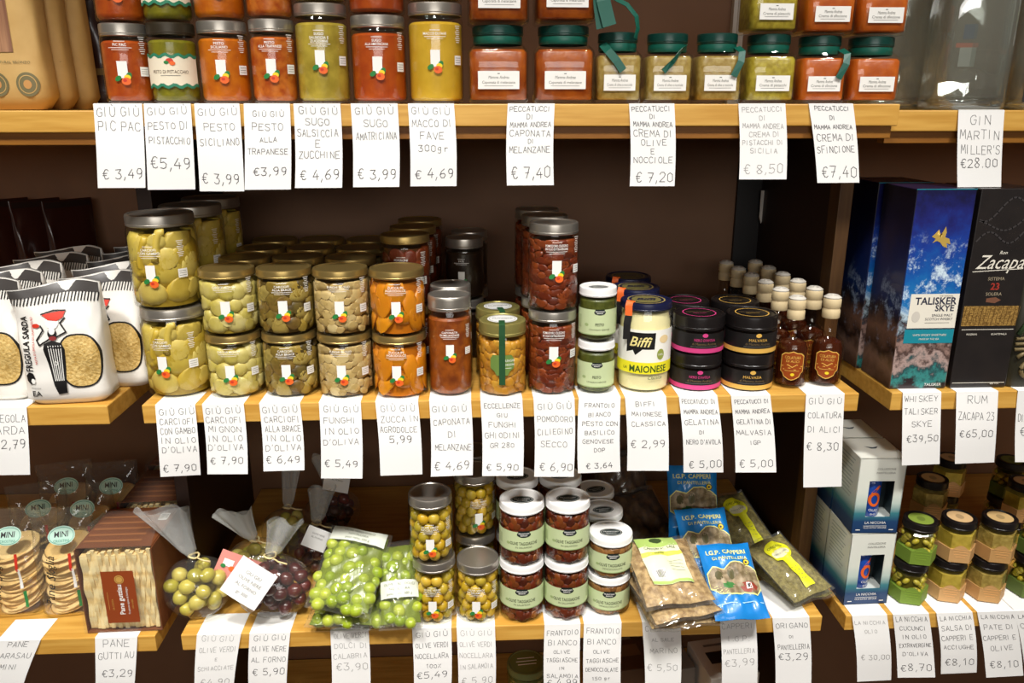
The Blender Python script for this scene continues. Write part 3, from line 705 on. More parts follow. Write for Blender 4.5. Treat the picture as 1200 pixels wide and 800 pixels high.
P1(T + 'pesto alla trapanese 3,99', (286, 340, 124), (287, 341, 222), ZT, YF, [(G, .8), 'PESTO', ('ALLA', .7), ('TRAPANESE', .8)], '€3,99', .78, start=.08, pitch=.16, ph=.010)
P1(T + 'sugo salsiccia e zucchine 4,69', (344, 399, 123), (346, 401, 220), ZT, YF, [G, 'SUGO', 'SALSICCIA', 'E', 'ZUCCHINE'], '€ 4,69', .84, start=.04, pitch=.13)
P1(T + 'sugo amatriciana 3,99', (411, 466, 122), (414, 468, 219), ZT, YF, [G, 'SUGO', 'AMATRICIANA'], '€ 3,99', .84, start=.04, pitch=.15)
P1(T + 'macco di fave 4,69', (478, 532, 121), (481, 535, 218), ZT, YF, [G, 'MACCO DI', 'FAVE', '300gr'], '€ 4,69', .84, start=.04, pitch=.15)
P1(T + 'caponata di melanzane 7,40', (595, 650, 121), (594, 649, 217), ZT, YF, [('PECCATUCCI', .7), ('DI', .7), ('MAMMA ANDREA', .7), ('CAPONATA', .9), ('DI', .6), ('MELANZANE', .9)], '€ 7,40', .84, start=.03, pitch=.115, ph=.014)
P1(T + 'crema di olive e nocciole 7,20', (737, 790, 121), (738, 790, 218), ZT, YF, [('PECCATUCCI', .7), ('DI', .6), ('MAMMA ANDREA', .7), 'CREMA DI', ('OLIVE', .9), ('E', .8), ('NOCCIOLE', .9)], '€ 7,20', .89, start=.03, pitch=.115)
P1(T + 'in faded ink crema di pistacchi 8,50', (865, 920, 121), (866, 921, 210), ZT, YF, [('PECCATUCCI', .7), ('DI', .7), ('MAMMA ANDREA', .7), ('CREMA DI', .7), ('PISTACCHI DI', .7), ('SICILIA', .7)], '€ 8,50', .86, ink=INKF, start=.04, pitch=.13)
P1(T + 'crema di sfincione 7,40', (947, 999, 124), (957, 1007, 214), ZT, YF, [('PECCATUCCI', .6), ('DI', .6), ('MAMMA ANDREA', .6), 'CREMA DI', 'SFINCIONE'], '€7,40', .86, start=.03, pitch=.15, ph=.014)
P1(T + 'gin 28,00 under the clear bottles', (1123, 1177, 127), (1121, 1173, 219), Z0, YSL, ['GIN', 'MARTIN', "MILLER'S"], '€28.00', .68, start=.07, pitch=.19, h=.0115)
P1(T + 'ending 2,79 at the left edge of the middle shelf', (-17, 31, 473), (-16, 36, 556), ZM, YF, ['FREGOLA', 'SARDA'], '€ 2,79', .53, start=.10, pitch=.17, h=.0105)
P1(T + 'carciofi con gambo 7,90', (182, 229, 474), (189, 235, 557), ZM, YF, [G, 'CARCIOFI', 'CON GAMBO', 'IN OLIO', "D'OLIVA"], '€ 7,90', .88, start=.05, pitch=.13, ph=.010)
P1(T + 'carciofi mignon 7,90', (237, 286, 474), (243, 291, 555), ZM, YF, [G, 'CARCIOFI', 'MIGNON', 'IN OLIO', "D'OLIVA"], '€ 7,90', .80, start=.05, pitch=.13, ph=.010)
P1(T + 'carciofi alla brace 6,49', (304, 352, 474), (309, 357, 551), ZM, YF, [G, 'CARCIOFI', 'ALLA BRACE', 'IN OLIO', "D'OLIVA"], '€ 6,49', .83, start=.05, pitch=.14, ph=.010)
P1(T + 'funghi in olio 5,49', (374, 423, 474), (376, 425, 560), ZM, YF, [G, 'FUNGHI', 'IN OLIO', "D'OLIVA"], '€ 5,49', .80, start=.05, pitch=.14, ph=.010)
P1(T + 'zucca in agrodolce 5,99', (440, 490, 473), (446, 495, 556), ZM, YF, [G, 'ZUCCA IN', 'AGRODOLCE'], '5,99', .50, start=.05, pitch=.14, ph=.010)
P1(T + 'caponata di melanzane 4,69', (503, 552, 472), (505, 554, 557), ZM, YF, [G, 'CAPONATA', 'DI', 'MELANZANE'], '€ 4,69', .86, start=.07, pitch=.17)
P1(T + 'funghi chiodini 5,90', (563, 612, 472), (565, 613, 557), ZM, YF, [('ECCELLENZE', .8), ('GIU', .7), ('FUNGHI', .9), 'GHIODINI', ('GR 280', .8)], '€ 5,90', .88, start=.05, pitch=.14, ph=.010)
P1(T + 'pomodoro ciliegino secco 6,90', (625, 673, 471), (626, 672, 558), ZM, YF, [G, 'POMODORO', 'CILIEGINO', 'SECCO'], '€ 6,90', .87, start=.06, pitch=.16)
P1(T + 'pesto con basilico genovese', (678, 727, 470), (677, 727, 553), ZM, YF, [('FRANTOIO', .7), ('BIANCO', .7), ('PESTO CON', .75), ('BASILICO', .7), ('GENOVESE', .7), ('DOP', .7)], '€ 3,64', .90, start=.07, pitch=.14, ph=.008)
P1(T + 'maionese classica 2,99', (732, 780, 469), (735, 783, 551), ZM, YF, [('BIFFI', .8), ('MAIONESE', .7), ('CLASSICA', .8)], '€ 2,99', .62, start=.06, pitch=.15, ph=.011)
P1(T + "gelatina di nero d'avola 5,00", (795, 840, 467), (801, 847, 553), ZM, YF, [('PECCATUCCI DI', .7), ('MAMMA ANDREA', .75), ('GELATINA', .85), ('DI', .6), ("NERO D'AVOLA", .85)], '€ 5,00', .88, start=.04, pitch=.15)
P1(T + 'gelatina di malvasia 5,00', (856, 902, 466), (862, 909, 553), ZM, YF, [('PECCATUCCI DI', .7), ('MAMMA ANDREA', .75), ('GELATINA DI', .85), ('MALVASIA', .85), ('IGP', .7)], '€ 5,00', .88, start=.05, pitch=.15)
P1(T + 'colatura di alici 8,30', (944, 989, 464), (941, 986, 570), ZM, YF, [G, 'COLATURA', 'DI ALICI'], '€ 8,30', .55, start=.04, pitch=.15)
P1(T + 'whiskey 39,50', (1057, 1102, 463), (1056, 1101, 544), ZM, YF, ['WHISKEY', 'TALISKER', 'SKYE'], '€39,50', .62, start=.04, pitch=.17, ph=.010)
P1(T + 'rum 65,00', (1120, 1169, 460), (1118, 1165, 542), ZM, YF, ['RUM', 'ZACAPA 23'], '€65,00', .57, start=.05, pitch=.23, ph=.011, h=.011)
P1(T + 'cut off by the right edge of the photo', (1192, 1240, 459), (1190, 1238, 541), ZM, YF, ['RUM', 'DIPLOMATICO'], '€49,00', .57, start=.10, pitch=.23, h=.011)
P1(T + 'pane carasau mini at the lower left corner', (-8, 44, 727), (-22, 24, 815), ZB, YF, ['PANE', 'CARASAU', 'MINI'], '€3,20', .86, ph=.010, pitch=.2, start=.02)
P1(T + 'pane guttiau 3,29', (110, 160, 737), (112, 156, 830), ZB, YF, ['PANE', 'GUTTIAU'], '€3,29', .48, start=.03, pitch=.16, h=.011)
P1(T + 'olive verdi schiacciate 4,90', (230, 282, 736), (229, 272, 830), ZB, YF, [G, 'OLIVE VERDI', ('E', .6), ('SCHIACCIATE', .8)], '€4,90', .62, start=.02, pitch=.14, ink=INKF)
P1(T + 'olive nere al forno 5,90', (292, 340, 736), (292, 336, 828), ZB, YF, [G, 'OLIVE NERE', 'AL FORNO'], '€ 5,90', .50, start=.03, pitch=.14)
P1(T + 'olive verdi dolci di calabria 3,90', (387, 432, 737), (389, 434, 828), ZB, YF, ['OLIVE VERDI', 'DOLCI DI', 'CALABRIA'], '€3,90', .46, start=.03, pitch=.13, ink=INKF)
P1(T + 'olive verdi nocellara 5,49', (483, 529, 737), (485, 528, 826), ZB, YF, [G, 'OLIVE VERDI', 'NOCELLARA', ('100%', .8)], '€5,49', .58, start=.04, pitch=.135)
P1(T + 'olive verdi nocellara in salamoia 5,90', (535, 580, 737), (537, 580, 826), ZB, YF, [G, 'OLIVE VERDI', 'NOCELLARA', 'IN SALAMOIA'], '€ 5,90', .66, start=.04, pitch=.135, ink=INKF)
P1(T + 'olive taggiasche in salamoia 4,99', (638, 680, 736), (638, 680, 824), ZB, YF, ['FRANTOIO', 'BIANCO', ('OLIVE', .7), ('TAGGIASCHE', .8), ('IN', .6), ('SALAMOIA', .8)], '€ 4,99', .72, start=.07, pitch=.12)
P1(T + 'olive taggiasche denocciolate 7,99', (684, 728, 735), (684, 727, 824), ZB, YF, ['FRANTOIO', 'BIANCO', ('OLIVE', .7), ('TAGGIASCHE', .8), ('DENOCCIOLATE', .8), ('150 gr', .7)], '€ 7,99', .82, start=.06, pitch=.125)
P1(T + 'capperi al sale marino 5,50', (752, 797, 732), (756, 797, 822), ZB, YF, ['CAPPERI', ('AL SALE', .7), 'MARINO'], '€ 5,50', .56, start=.05, pitch=.15, ink=INKF)
P1(T + 'capperi pantelleria 3,99', (843, 885, 727), (845, 886, 818), ZB, YF, ['CAPPERI', 'I.G.P.', 'PANTELLERIA'], '€3,99', .52, start=.05, pitch=.15, ink=INKF)
P1(T + 'origano di pantelleria 3,29', (905, 948, 722), (909, 950, 800), ZB, YF, ['ORIGANO', ('DI', .6), 'PANTELLERIA'], '€3,29', .58, start=.08, pitch=.18, back=.10)
P1(T + 'in faint ink under the blue gift boxes', (999, 1040, 713), (1004, 1044, 797), ZB, YF, [('LA NICCHIA', .7), ('OLIO', .7)], '€ 30,00', .62, ink=INKF, start=.08, pitch=.15, ph=.009)
P1(T + "cucunci in olio 8,70", (1047, 1089, 712), (1052, 1095, 793), ZB, YF, ['LA NICCHIA', ('CUCUNCI', .8), ('IN OLIO', .8), ('EXTRAVERGINE', .8), ("D'OLIVA", .8)], '€8,70', .84, start=.04, pitch=.15)
P1(T + 'salsa di capperi e acciughe 8,10', (1098, 1140, 711), (1102, 1144, 788), ZB, YF, [('LA NICCHIA', .8), 'SALSA DI', 'CAPPERI E', ('ACCIUGHE', .8)], '€8,10', .80, start=.05, pitch=.16, back=.07)
P1(T + 'pate di capperi e olive 8,10', (1146, 1190, 709), (1155, 1199, 792), ZB, YF, [('LA NICCHIA', .8), 'PATE DI', 'CAPPERI E', 'OLIVE'], '€8,10', .80, start=.05, pitch=.16, back=.07)
P1(T + 'half cut off at the lower right corner', (1190, 1234, 706), (1202, 1248, 790), ZB, YF, [('LA NICCHIA', .8), 'CAPPERI'], '€8,10', .80, start=.05, pitch=.16, back=.07)
# ------------------------------------------------------------------ goods: jars
def seat(px, py, Zs, r):
    q = onZ(px, py, Zs); d = Vector((q.x, q.y, 0)).normalized(); q = q + d * r; q.z = Zs + .001; q.y = max(q.y, YF + r + .002); return q
def face(q, k=.55): return math.atan2(-q.x, q.y) * k
def sauce(n, a, b, rough=.35, scale=60, bump=.3, det=4): return mat(n, a, rough, c2=b, scale=scale, bump=bump, bscale=120, detail=det, coat=.4)
def atX(px, py, Y, Z): q = onY(px, py, Y); return Vector((q.x, Y, Z))
F_pic = sauce('red_pepper_sauce', (164, 62, 12), (186, 84, 18)); F_pis = sauce('pistachio_cream', (132, 124, 24), (108, 104, 18)); F_sic = sauce('orange_pesto', (206, 112, 10), (188, 90, 8))
F_tra = sauce('tomato_pesto', (170, 70, 14), (204, 112, 34), scale=90); F_suz = sauce('courgette_sauce', (190, 166, 62), (156, 134, 42), scale=45); F_ama = sauce('tomato_sauce', (182, 78, 14), (166, 62, 10)); F_fav = sauce('broad_bean_puree', (218, 174, 50), (208, 164, 40), bump=.1)
TOPROW = [ # key, label words, lines, fill, px, py lid top(front), upper label
 ('pic', 'orange-red pepper sauce', ['PIC PAC'], F_pic, 154, 27, .0292, SILVER), ('pis', 'green pistachio pesto under a dark lid', None, F_pis, 208, 26, .0296, mat('dark_bronze_lid', (52, 44, 30), .4, .3)),
 ('sic', 'orange pesto siciliano', ['PESTO', 'SICILIANO'], F_sic, 267, 24, .031, SILVER), ('tra', 'red pesto with pale flecks', ['PESTO', 'ALLA TRAPANESE'], F_tra, 324, 22, .0286, SILVER),
 ('suz', 'pale green courgette sauce', ['SUGO', 'SALSICCIA E', 'ZUCCHINE'], F_suz, 381, 3, .0335, SILVER), ('ama', 'orange-red tomato sauce', ['SUGO', 'ALLA AMATRICIANA'], F_ama, 446, 17, .0352, SILVER), ('fav', 'smooth yellow bean puree', ['MACCO DI FAVE'], F_fav, 512, 2, .0352, SILVER)]
YT = YF + .010
for key, words, lines, fill, px, pyt, r, lid in TOPROW:
    H = onY(px, pyt, YT + .001).z - ZT; q = atX(px, 110, YT + r, ZT + .001)
    bl = giu_jar(r, H, lid, lines, fill, .0155, .55, .92, label=pistachio_label if key == 'pis' else None, neck=.93 if r < .033 else .88, a0=.0)
    put(key, bl, 'jar of %s, standing on the top shelf' % words, 'jar', q, face(q, .4), 'sauce jars on the top shelf')
    q2 = q.copy(); q2.z += H + .0006
    put(key, bl, 'jar of %s, stacked on its twin' % words, 'jar', q2, face(q, .4) + .06, 'sauce jars on the top shelf')
C_cap = sauce('caponata', (142, 58, 8), (174, 86, 16), scale=70); C_oli = sauce('olive_hazelnut_cream', (176, 150, 84), (150, 120, 50), scale=140, bump=.5); C_pis = sauce('pistachio_sicilian_cream', (184, 164, 54), (154, 132, 34), scale=140, bump=.4); C_sfi = sauce('sfincione_cream', (176, 78, 10), (196, 96, 20), scale=60)
SQ = [ # key, px0, px1, py lid top, fill, words, bow, text
 ('sqa', 547, 620, 29, C_cap, 'large square jar of dark orange caponata, left one of the lower pair', 0, 'Caponata di melanzane'), ('sqa', 623, 695, 28, C_cap, 'large square jar of dark orange caponata, right one of the lower pair', 0, 'Caponata di melanzane'),
 ('sqb', 694, 750, 38, C_oli, 'small square jar of beige olive cream, green ribbon tail hanging down its left', 3, 'Crema di olive e nocciole'), ('sqc', 751, 808, 39, C_oli, 'small square jar of beige olive cream with a ribbon slanting across it to the left', 2, 'Crema di olive e nocciole'),
 ('sqd', 809, 865, 39, C_oli, 'small square jar of beige olive cream with a ribbon hanging at its right corner', 1, 'Crema di olive e nocciole'), ('sqe', 867, 926, 40, C_pis, 'small square jar of yellow-green pistachio cream on the shelf', 0, 'Crema di pistacchi'),
 ('sqf', 927, 984, 42, C_sfi, 'small square jar of orange-red cream with a ribbon at its right corner', 1, 'Crema di sfincione'), ('sqg', 985, 1045, 43, C_sfi, 'small square jar of orange-red cream, last before the gin bottles', 0, 'Crema di sfincione')]
SQP = []
for key, a, b_, pyt, fill, words, bow, txt in SQ:
    Y0 = YT + .002; hf = (onY(b_, 80, Y0).x - onY(a, 80, Y0).x) / 2 - .0008; H = onY(a, pyt, Y0 + .006).z - ZT
    q = atX((a + b_) / 2, 100, Y0 + hf, ZT + .001)
    put(key, square_jar(hf, H, fill, bow, txt), words, 'jar', q, face(q, .12), 'square jars with green lids'); SQP.append((q, hf, H, key))
for i, words in ((0, 'large square jar of dark orange caponata stacked on the left jar of the pair'), (1, 'large square jar of dark orange caponata stacked on the right jar of the pair'), (6, 'square jar of orange-red cream stacked on the jar with the ribbon'), (7, 'square jar of orange-red cream stacked beside the gin bottles')):
    q, hf, H, key = SQP[i]; q = q.copy(); q.z += H + .0008
    put(key if key != 'sqf' else 'sqg', None, words, 'jar', q, face(q, .12) + .03, 'square jars with green lids')
q, hf, H, key = SQP[5]; q = q.copy(); q.z += H + .0008; q.x -= .005
put('sqe', None, 'square jar of yellow-green cream stacked on the pistachio cream jar', 'jar', q, .02, 'square jars with green lids')
q = atX(918, 15, 1.30, 0); tag(MB().box(q.x - .010, q.x + .010, YB - .012, YB + .003, ZT, 1.95).build('wall_rail', mat('pale_grey_rail', (190, 186, 182), .5)), 'pale grey vertical rail on the back wall behind the top shelf jars', 'shelf rail')
q0 = SQP[2][0]
bw = MB(); zt = ZT + .087; xx = onY(722, 60, YF).x
bw.ribbon([(onY(706, 0, YF).x, YF + .012, zt + .060), (onY(708, 0, YF).x, YF + .006, zt + .035), (onY(716, 0, YF).x, YF + .004, zt + .006)], .017, side=(1, 0, .1))
bw.ribbon([(onY(700, 0, YF).x, YF + .016, zt + .064), (onY(702, 0, YF).x, YF + .012, zt + .030), (onY(706, 0, YF).x, YF + .010, zt + .003)], .010, side=(1, 0, -.1))
bw.ribbon([(onY(712, 0, YF).x, YF + .020, zt + .062), (onY(722, 0, YF).x, YF + .02, zt + .040), (onY(738, 0, YF).x, YF + .018, zt + .032), (onY(749, 0, YF).x, YF + .014, zt + .018), (onY(751, 0, YF).x, YF + .012, zt + .004), (onY(748, 0, YF).x, YF + .010, zt - .008)], .007, side=(.5, .5, .6))
tag(bw.build('loose_ribbon', SATIN), 'loose loops of green satin ribbon hanging above the first beige olive cream jar', 'ribbon')

# ---- middle shelf
OIL = mat('pickling_oil', (166, 134, 26), .3)
ART = mat('artichoke', (206, 190, 84), .4, island=[(216, 202, 110), (186, 170, 60), (206, 182, 66), (226, 214, 140)], c2=(168, 150, 44), c=None) if False else mat('artichoke_hearts', (204, 182, 80), .4, c2=(182, 152, 44), scale=60, island=[(216, 190, 88), (188, 156, 44), (204, 170, 54), (226, 204, 118)])
ARTP = mat('small_artichokes', (222, 210, 150), .4, c2=(196, 182, 96), scale=70, island=[(226, 208, 136), (196, 176, 74), (212, 190, 92), (182, 160, 60)])
GRL = mat('grilled_artichokes', (150, 126, 50), .4, c2=(80, 58, 24), scale=80, island=[(180, 148, 58), (60, 42, 20), (130, 98, 42), (206, 180, 96), (36, 24, 14)])
MUS = mat('pale_mushrooms', (214, 192, 140), .4, c2=(190, 164, 104), scale=60, island=[(220, 194, 138), (182, 146, 82), (200, 170, 108), (158, 122, 62)])
ZUC = mat('pumpkin_pieces', (220, 140, 20), .35, c2=(204, 118, 14), scale=40, island=[(228, 150, 24), (206, 120, 12), (216, 134, 20)])
CAPO = sauce('aubergine_caponata', (166, 86, 24), (122, 54, 16), scale=60, bump=.5)
POM = sauce('dried_tomatoes', (140, 46, 16), (104, 30, 12), scale=70, bump=.6); POMI = mat('dried_tomato_pieces', (120, 44, 18), .35, c2=(84, 28, 12), scale=80, island=[(132, 52, 20), (92, 32, 12), (156, 74, 28), (74, 26, 12)])
CHI = mat('honey_mushrooms', (206, 150, 50), .35, c2=(170, 110, 26), scale=70, island=[(220, 166, 60), (180, 118, 30), (206, 144, 44), (150, 92, 26)])
DKO = mat('dark_oil', (86, 46, 14), .3); OROIL = mat('orange_oil', (196, 110, 16), .3); YOIL = mat('golden_oil', (190, 140, 40), .3)
def column(key, bl, r, H, px, py, Zs, up, back, words, grp, dy=None, xtop=0, dx=0, skip=0, where='front of its column'):
    q = seat(px, py, Zs, r); dy = dy or 2 * r + .004; ords = ['front', 'second', 'third', 'fourth', 'fifth', 'sixth']
    for j in range(back):
        for i in range(up):
            p = q + Vector((dx * j + xtop * i, dy * j, (H + .0006) * i)); p.x += (-.4215 - p.x) if key == 'art' and j else 0
            if p.y + r > YB - .002: continue
            lv = ('' if up == 1 else ('upper ' if i == up - 1 else 'lower '))
            lab = '%s, %s row' % (lv + words, ords[j]) if back > 1 else '%s%s' % (lv, words)
            o = put(key, bl, lab, 'jar', p, face(q) + (i * .12 - .05 if i else 0) + j * .2, grp)
    return q
AL = 'antipasti jars on the middle shelf'
column('art', giu_jar(.0455, .1275, SILVER, ['CARCIOFI', "CON GAMBO"], None, .0165, .50, 1.0, 'chunks', -.35, .94, mats=[mat('artichoke_brine', (150, 122, 34), .3), ART], size=(.018, .012, .022), n=34, seed=4, stems=4), .0455, .1275, 216, 467, ZM, 2, 3, 'tall jar of long-stemmed artichokes', AL, xtop=-.003, dx=.018)
gj = lambda m0, m1, size, n, seed, lines: giu_jar(.0388, .0905, GOLD, lines, None, .012, .55, .95, 'chunks', -.1, .94, mats=[m0, m1], size=size, n=n, seed=seed)
column('gja', gj(mat('pale_brine', (150, 126, 40), .3), ARTP, (.0145, .012, .0145), 40, 7, ['CARCIOFI MIGNON']), .0388, .0905, 281, 468, ZM, 2, 4, 'gold-lidded jar of small whole artichokes', AL, dx=.003)
column('gjb', gj(mat('brown_oil', (98, 74, 24), .3), GRL, (.011, .005, .012), 90, 8, ['CARCIOFI', 'ALLA BRACE']), .0388, .0905, 345, 467, ZM, 2, 4, 'gold-lidded jar of dark grilled artichokes', AL, dx=.003)
column('gjc', gj(mat('mushroom_oil', (122, 90, 42), .3), MUS, (.009, .004, .009), 130, 9, ['FUNGHI IN OLIO']), .0388, .0905, 408, 468, ZM, 2, 4, 'gold-lidded jar of pale sliced mushrooms', AL, dx=.003)
column('gjd', gj(OROIL, ZUC, (.014, .006, .026), 34, 10, ['ZUCCA IN', 'AGRODOLCE']), .0388, .0905, 471, 469, ZM, 2, 1, 'gold-lidded jar of orange pumpkin pieces at the front', AL)
q = seat(470, 469, ZM, .0405)
bl = giu_jar(.0375, .107, GOLD, ['PEPERONI'], None, .012, .5, .95, 'chunks', -.1, mats=[DKO, POMI], size=(.012, .006, .016), n=40, seed=12)
for j, nm in enumerate(('just behind the pumpkin jars', 'second behind the pumpkin jars', 'furthest behind the pumpkin jars')):
    for i in range(2):
        p = q + Vector((.007 + .006 * j, .085 + .080 * j, .1076 * i)); put('pep', bl, '%s gold-lidded jar of dark red vegetables %s' % (('lower', 'upper')[i], nm), 'jar', p, 0, AL)
bl = giu_jar(.031, .1435, SILVER, ['CAPONATA', 'DI MELANZANE'], CAPO, .021, .58, .85, 'paste', .0, .9)
column('cap', bl, .031, .1435, 529, 466, ZM, 1, 2, 'slim tall jar of red-brown aubergine caponata', AL)
q = seat(529, 466, ZM, .031)
for j in range(2):
    for i in range(2):
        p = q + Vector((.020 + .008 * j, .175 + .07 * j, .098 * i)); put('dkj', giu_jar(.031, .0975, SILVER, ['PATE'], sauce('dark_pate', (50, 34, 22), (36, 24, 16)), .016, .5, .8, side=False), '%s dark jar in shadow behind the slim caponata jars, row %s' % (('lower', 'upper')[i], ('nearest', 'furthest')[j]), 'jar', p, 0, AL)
def chiodini_label(t, r, h):
    D = Decal(cyl(r + .0003), .003); g = mat('moss_label', (106, 134, 62), .5); dg = mat('dark_green_strip', (34, 78, 44), .45)
    P = [(-.0150, .045), (-.012, .050), (.012, .050), (.0150, .045), (.0155, .036), (.0150, .030), (.010, .026), (.007, .020), (-.007, .020), (-.010, .026), (-.0150, .030), (-.0155, .036)]
    D.fan([(x * 1.1 - .001, z + .012) for x, z in P], g, 1); D.text('FUNGHI', .009, .054, .005, WHITE, 2, maxw=.015); D.text('CHIODINI', .009, .048, .0045, WHITE, 2, maxw=.015); D.rect(.006, .043, .012, .0006, WHITE, 2)
    D.rect(-.001, h * .5 + .004, .0085, h * .68, dg, 3); D.build('paper_label', t)
    b = MB(); b.ribbon([(-.001, -r * .45, h + .0175), (-.001, -r * .9, h + .0175), (-.001, -r - .0012, h + .0165), (-.001, -r - .0014, h + .0012), (-.001, -r - .0008, h - .012)], .0085, .0005, 0); b.build('seal_strip', dg, t)
    D = Decal(lidtop(h + .0158)); D.disc(0, 0, r * .62, r * .62, mat('lid_sticker', (226, 226, 222), .5), 1, 28); D.ring(0, 0, r * .55, r * .55, .0006, GREY, 2); D.text('FUNGHI', 0, .002, .008, GREY, 2); D.build('lid_sticker', t)
bl = giu_jar(.0345, .106, mat('old_gold_lid', (170, 160, 92), .3, .6), None, None, .0195, kind='chunks', label=chiodini_label, mats=[mat('honey_oil', (176, 116, 26), .3), CHI], size=(.008, .006, .0085), n=150, seed=14, neck=.94)
column('chi', bl, .0345, .106, 589, 466, ZM, 1, 2, 'gold-lidded jar of honey mushrooms with a white lid sticker', AL, dy=.075, dx=-.004)
bl = giu_jar(.035, .121, SILVER, ['POMODORO CILIEGINO', 'IN OLIO EXTRAVERGINE'], None, .0155, .62, .98, 'chunks', .03, .93, mats=[DKO, POMI], size=(.010, .004, .007), n=160, seed=15)
column('pom', bl, .035, .121, 646, 464, ZM, 2, 3, 'jar of dark red dried cherry tomatoes', AL, dx=-.006)
PG = mat('basil_pesto', (92, 96, 34), .4, c2=(70, 76, 24), scale=120)
bl = bistro_jar(.0262, .0765, 'PESTO', 'CON BASILICO GENOVESE', [PG], None, .0125, .16, .72)
column('pes', bl, .0262, .0765, 697, 463, ZM, 2, 1, 'small jar of green basil pesto with a white lid', AL)
for j, (px, Y) in enumerate(((755, 0), (742, .085), (733, .165))):
    q = seat(755, 462, ZM, .0385); p = Vector((onY(px, 400, q.y + Y).x, q.y + Y, ZM + .001))
    put('may', mayo_jar, ('front jar of pale mayonnaise with a yellow banded label', 'jar of mayonnaise just behind the front one, only its navy lid clear', 'rearmost jar of mayonnaise, its navy lid highest in the photo')[j], 'jar', p, face(p, .5) + .05 * j, 'mayonnaise jars')
for key, c, px, py, name, title, nb in (('jep', (214, 66, 132), 813, 459, 'pink', "NERO D'AVOLA", 2), ('jeg', (226, 178, 84), 873, 459, 'golden', 'MALVASIA', 2)):
    q = seat(px, py, ZM, .0365)
    for j in range(nb):
        for i in range(2):
            p = q + Vector((.000 * j, .078 * j, .0551 * i)); put(key, jelly_jar(c, name, title), '%s squat black jar with a %s band, %s pair of its kind' % (('lower', 'upper')[i], name, ('front', 'rear')[j]), 'jar', p, face(q, .3) + .1 * i, 'black jars of wine jelly')
for k, (px, py) in enumerate(((922, 456), (963, 454))):
    q = seat(px + (1.5 if k == 0 else .5), py, ZM, .0235)
    for j in range(6):
        p = q + Vector((-.004 * j, .054 * j, 0)); put('mig', mignon, 'small corked amber bottle, %s in the %s column' % (('foremost', 'second', 'third', 'fourth', 'fifth', 'rearmost')[j], ('left', 'right')[k]), 'bottle', p, face(q, .5) - .1, 'corked bottles of anchovy essence')

# ---- lower shelf jars
OL = 'olive jars on the lower shelf'
bl = olive_ring_jar(.0335, .1055, ['OLIVE VERDI', 'NOCELLARA']); column('olj', bl, .0335, .1055, 511, 734, ZB, 2, 1, 'silver-lidded jar of yellow-green olives at the left', OL, xtop=-.003)
bl2 = olive_ring_jar(.0335, .1, ['OLIVE VERDI', 'IN SALAMOIA']); q = column('olk', bl2, .0335, .1, 561, 733, ZB, 1, 1, 'single silver-lidded jar of yellow olives with its grey lid top clear', OL)
for j in range(2):
    for i in range(2):
        p = q + Vector((-.004 - .003 * j, .075 + .075 * j, .1062 * i)); put('olj', bl, '%s jar of olives in shadow behind the single one, %s row' % (('lower', 'upper')[i], ('nearer', 'further')[j]), 'jar', p, .3, OL)
TAG = mat('taggiasca_olives', (120, 50, 22), .3, c2=(80, 28, 14), scale=60, island=[(140, 60, 26), (78, 28, 14), (112, 42, 18), (56, 22, 14), (170, 96, 40)]); RBR = mat('red_brown_brine', (110, 36, 14), .3)
TAG2 = mat('pitted_olives', (150, 104, 56), .35, c2=(120, 76, 40), scale=60, island=[(170, 120, 66), (120, 76, 40), (150, 100, 54)]); BBR = mat('brown_brine', (120, 80, 40), .3)
bl = bistro_jar(.034, .0985, 'OLIVE TAGGIASCHE', 'IN SALAMOIA', [RBR, TAG], (.0075, .0065, .0085), .0135, .30, .68, 21, 130)
for k, (px, py, side) in enumerate(((611, 732, 'left'), (662, 729, 'right'))):
    column('tag', bl, .034, .0985, px, py, ZB, 2, 2, 'white-lidded jar of red-brown olives in the %s stack' % side, OL, dy=.078, dx=-.003)
bl = bistro_jar(.0338, .066, 'OLIVE TAGGIASCHE', 'DENOCCIOLATE', [BBR, TAG2], (.0075, .0065, .0085), .0125, .20, .78, 22, 90)
column('tad', bl, .0338, .066, 711, 723, ZB, 2, 3, 'low white-lidded jar of pitted brown olives', OL, dy=.072, dx=-.002, xtop=.001)
CUC = mat('caper_berries', (176, 164, 44), .35, island=[(196, 178, 50), (146, 134, 32), (214, 194, 76)]); CO = mat('green_oil', (92, 82, 20), .3)
SAL = sauce('caper_sauce', (204, 178, 74), (176, 150, 54), scale=80); PAT = sauce('caper_pate', (190, 164, 88), (152, 128, 60), scale=140, bump=.5)
HG = 'hexagonal jars on the lower right shelf'
def hexcol(key, bl, px, py, up, words, Y=None, rz=-.30):
    q = seat(px, py, ZB, .028) if Y is None else atX(px, py, Y, ZB + .001)
    for i in range(up): put(key, bl, '%s hexagonal jar of %s' % (('lower', 'upper')[i], words), 'jar', q + Vector((.004 * i, 0, .0711 * i)), rz + i * .05, HG)
bg = hex_jar('green', (118, 146, 48), [CO, CUC], (128, 150, 56)); bk = hex_jar('kraft', (206, 160, 104), SAL, (214, 178, 128)); bp = hex_jar('tan', (196, 150, 92), PAT, (206, 172, 116)); bd = hex_jar('moss', (88, 108, 40), [CO, CUC], (120, 130, 70))
hexcol('hxg', bg, 1060, 709, 2, 'caper berries with a green label'); hexcol('hxk', bk, 1104, 706, 2, 'caper sauce with a pinkish kraft label'); hexcol('hxp', bp, 1150, 706, 2, 'caper pate with a tan kraft label'); hexcol('hxm', bd, 1200, 702, 2, 'capers with a dark green label at the photo edge')
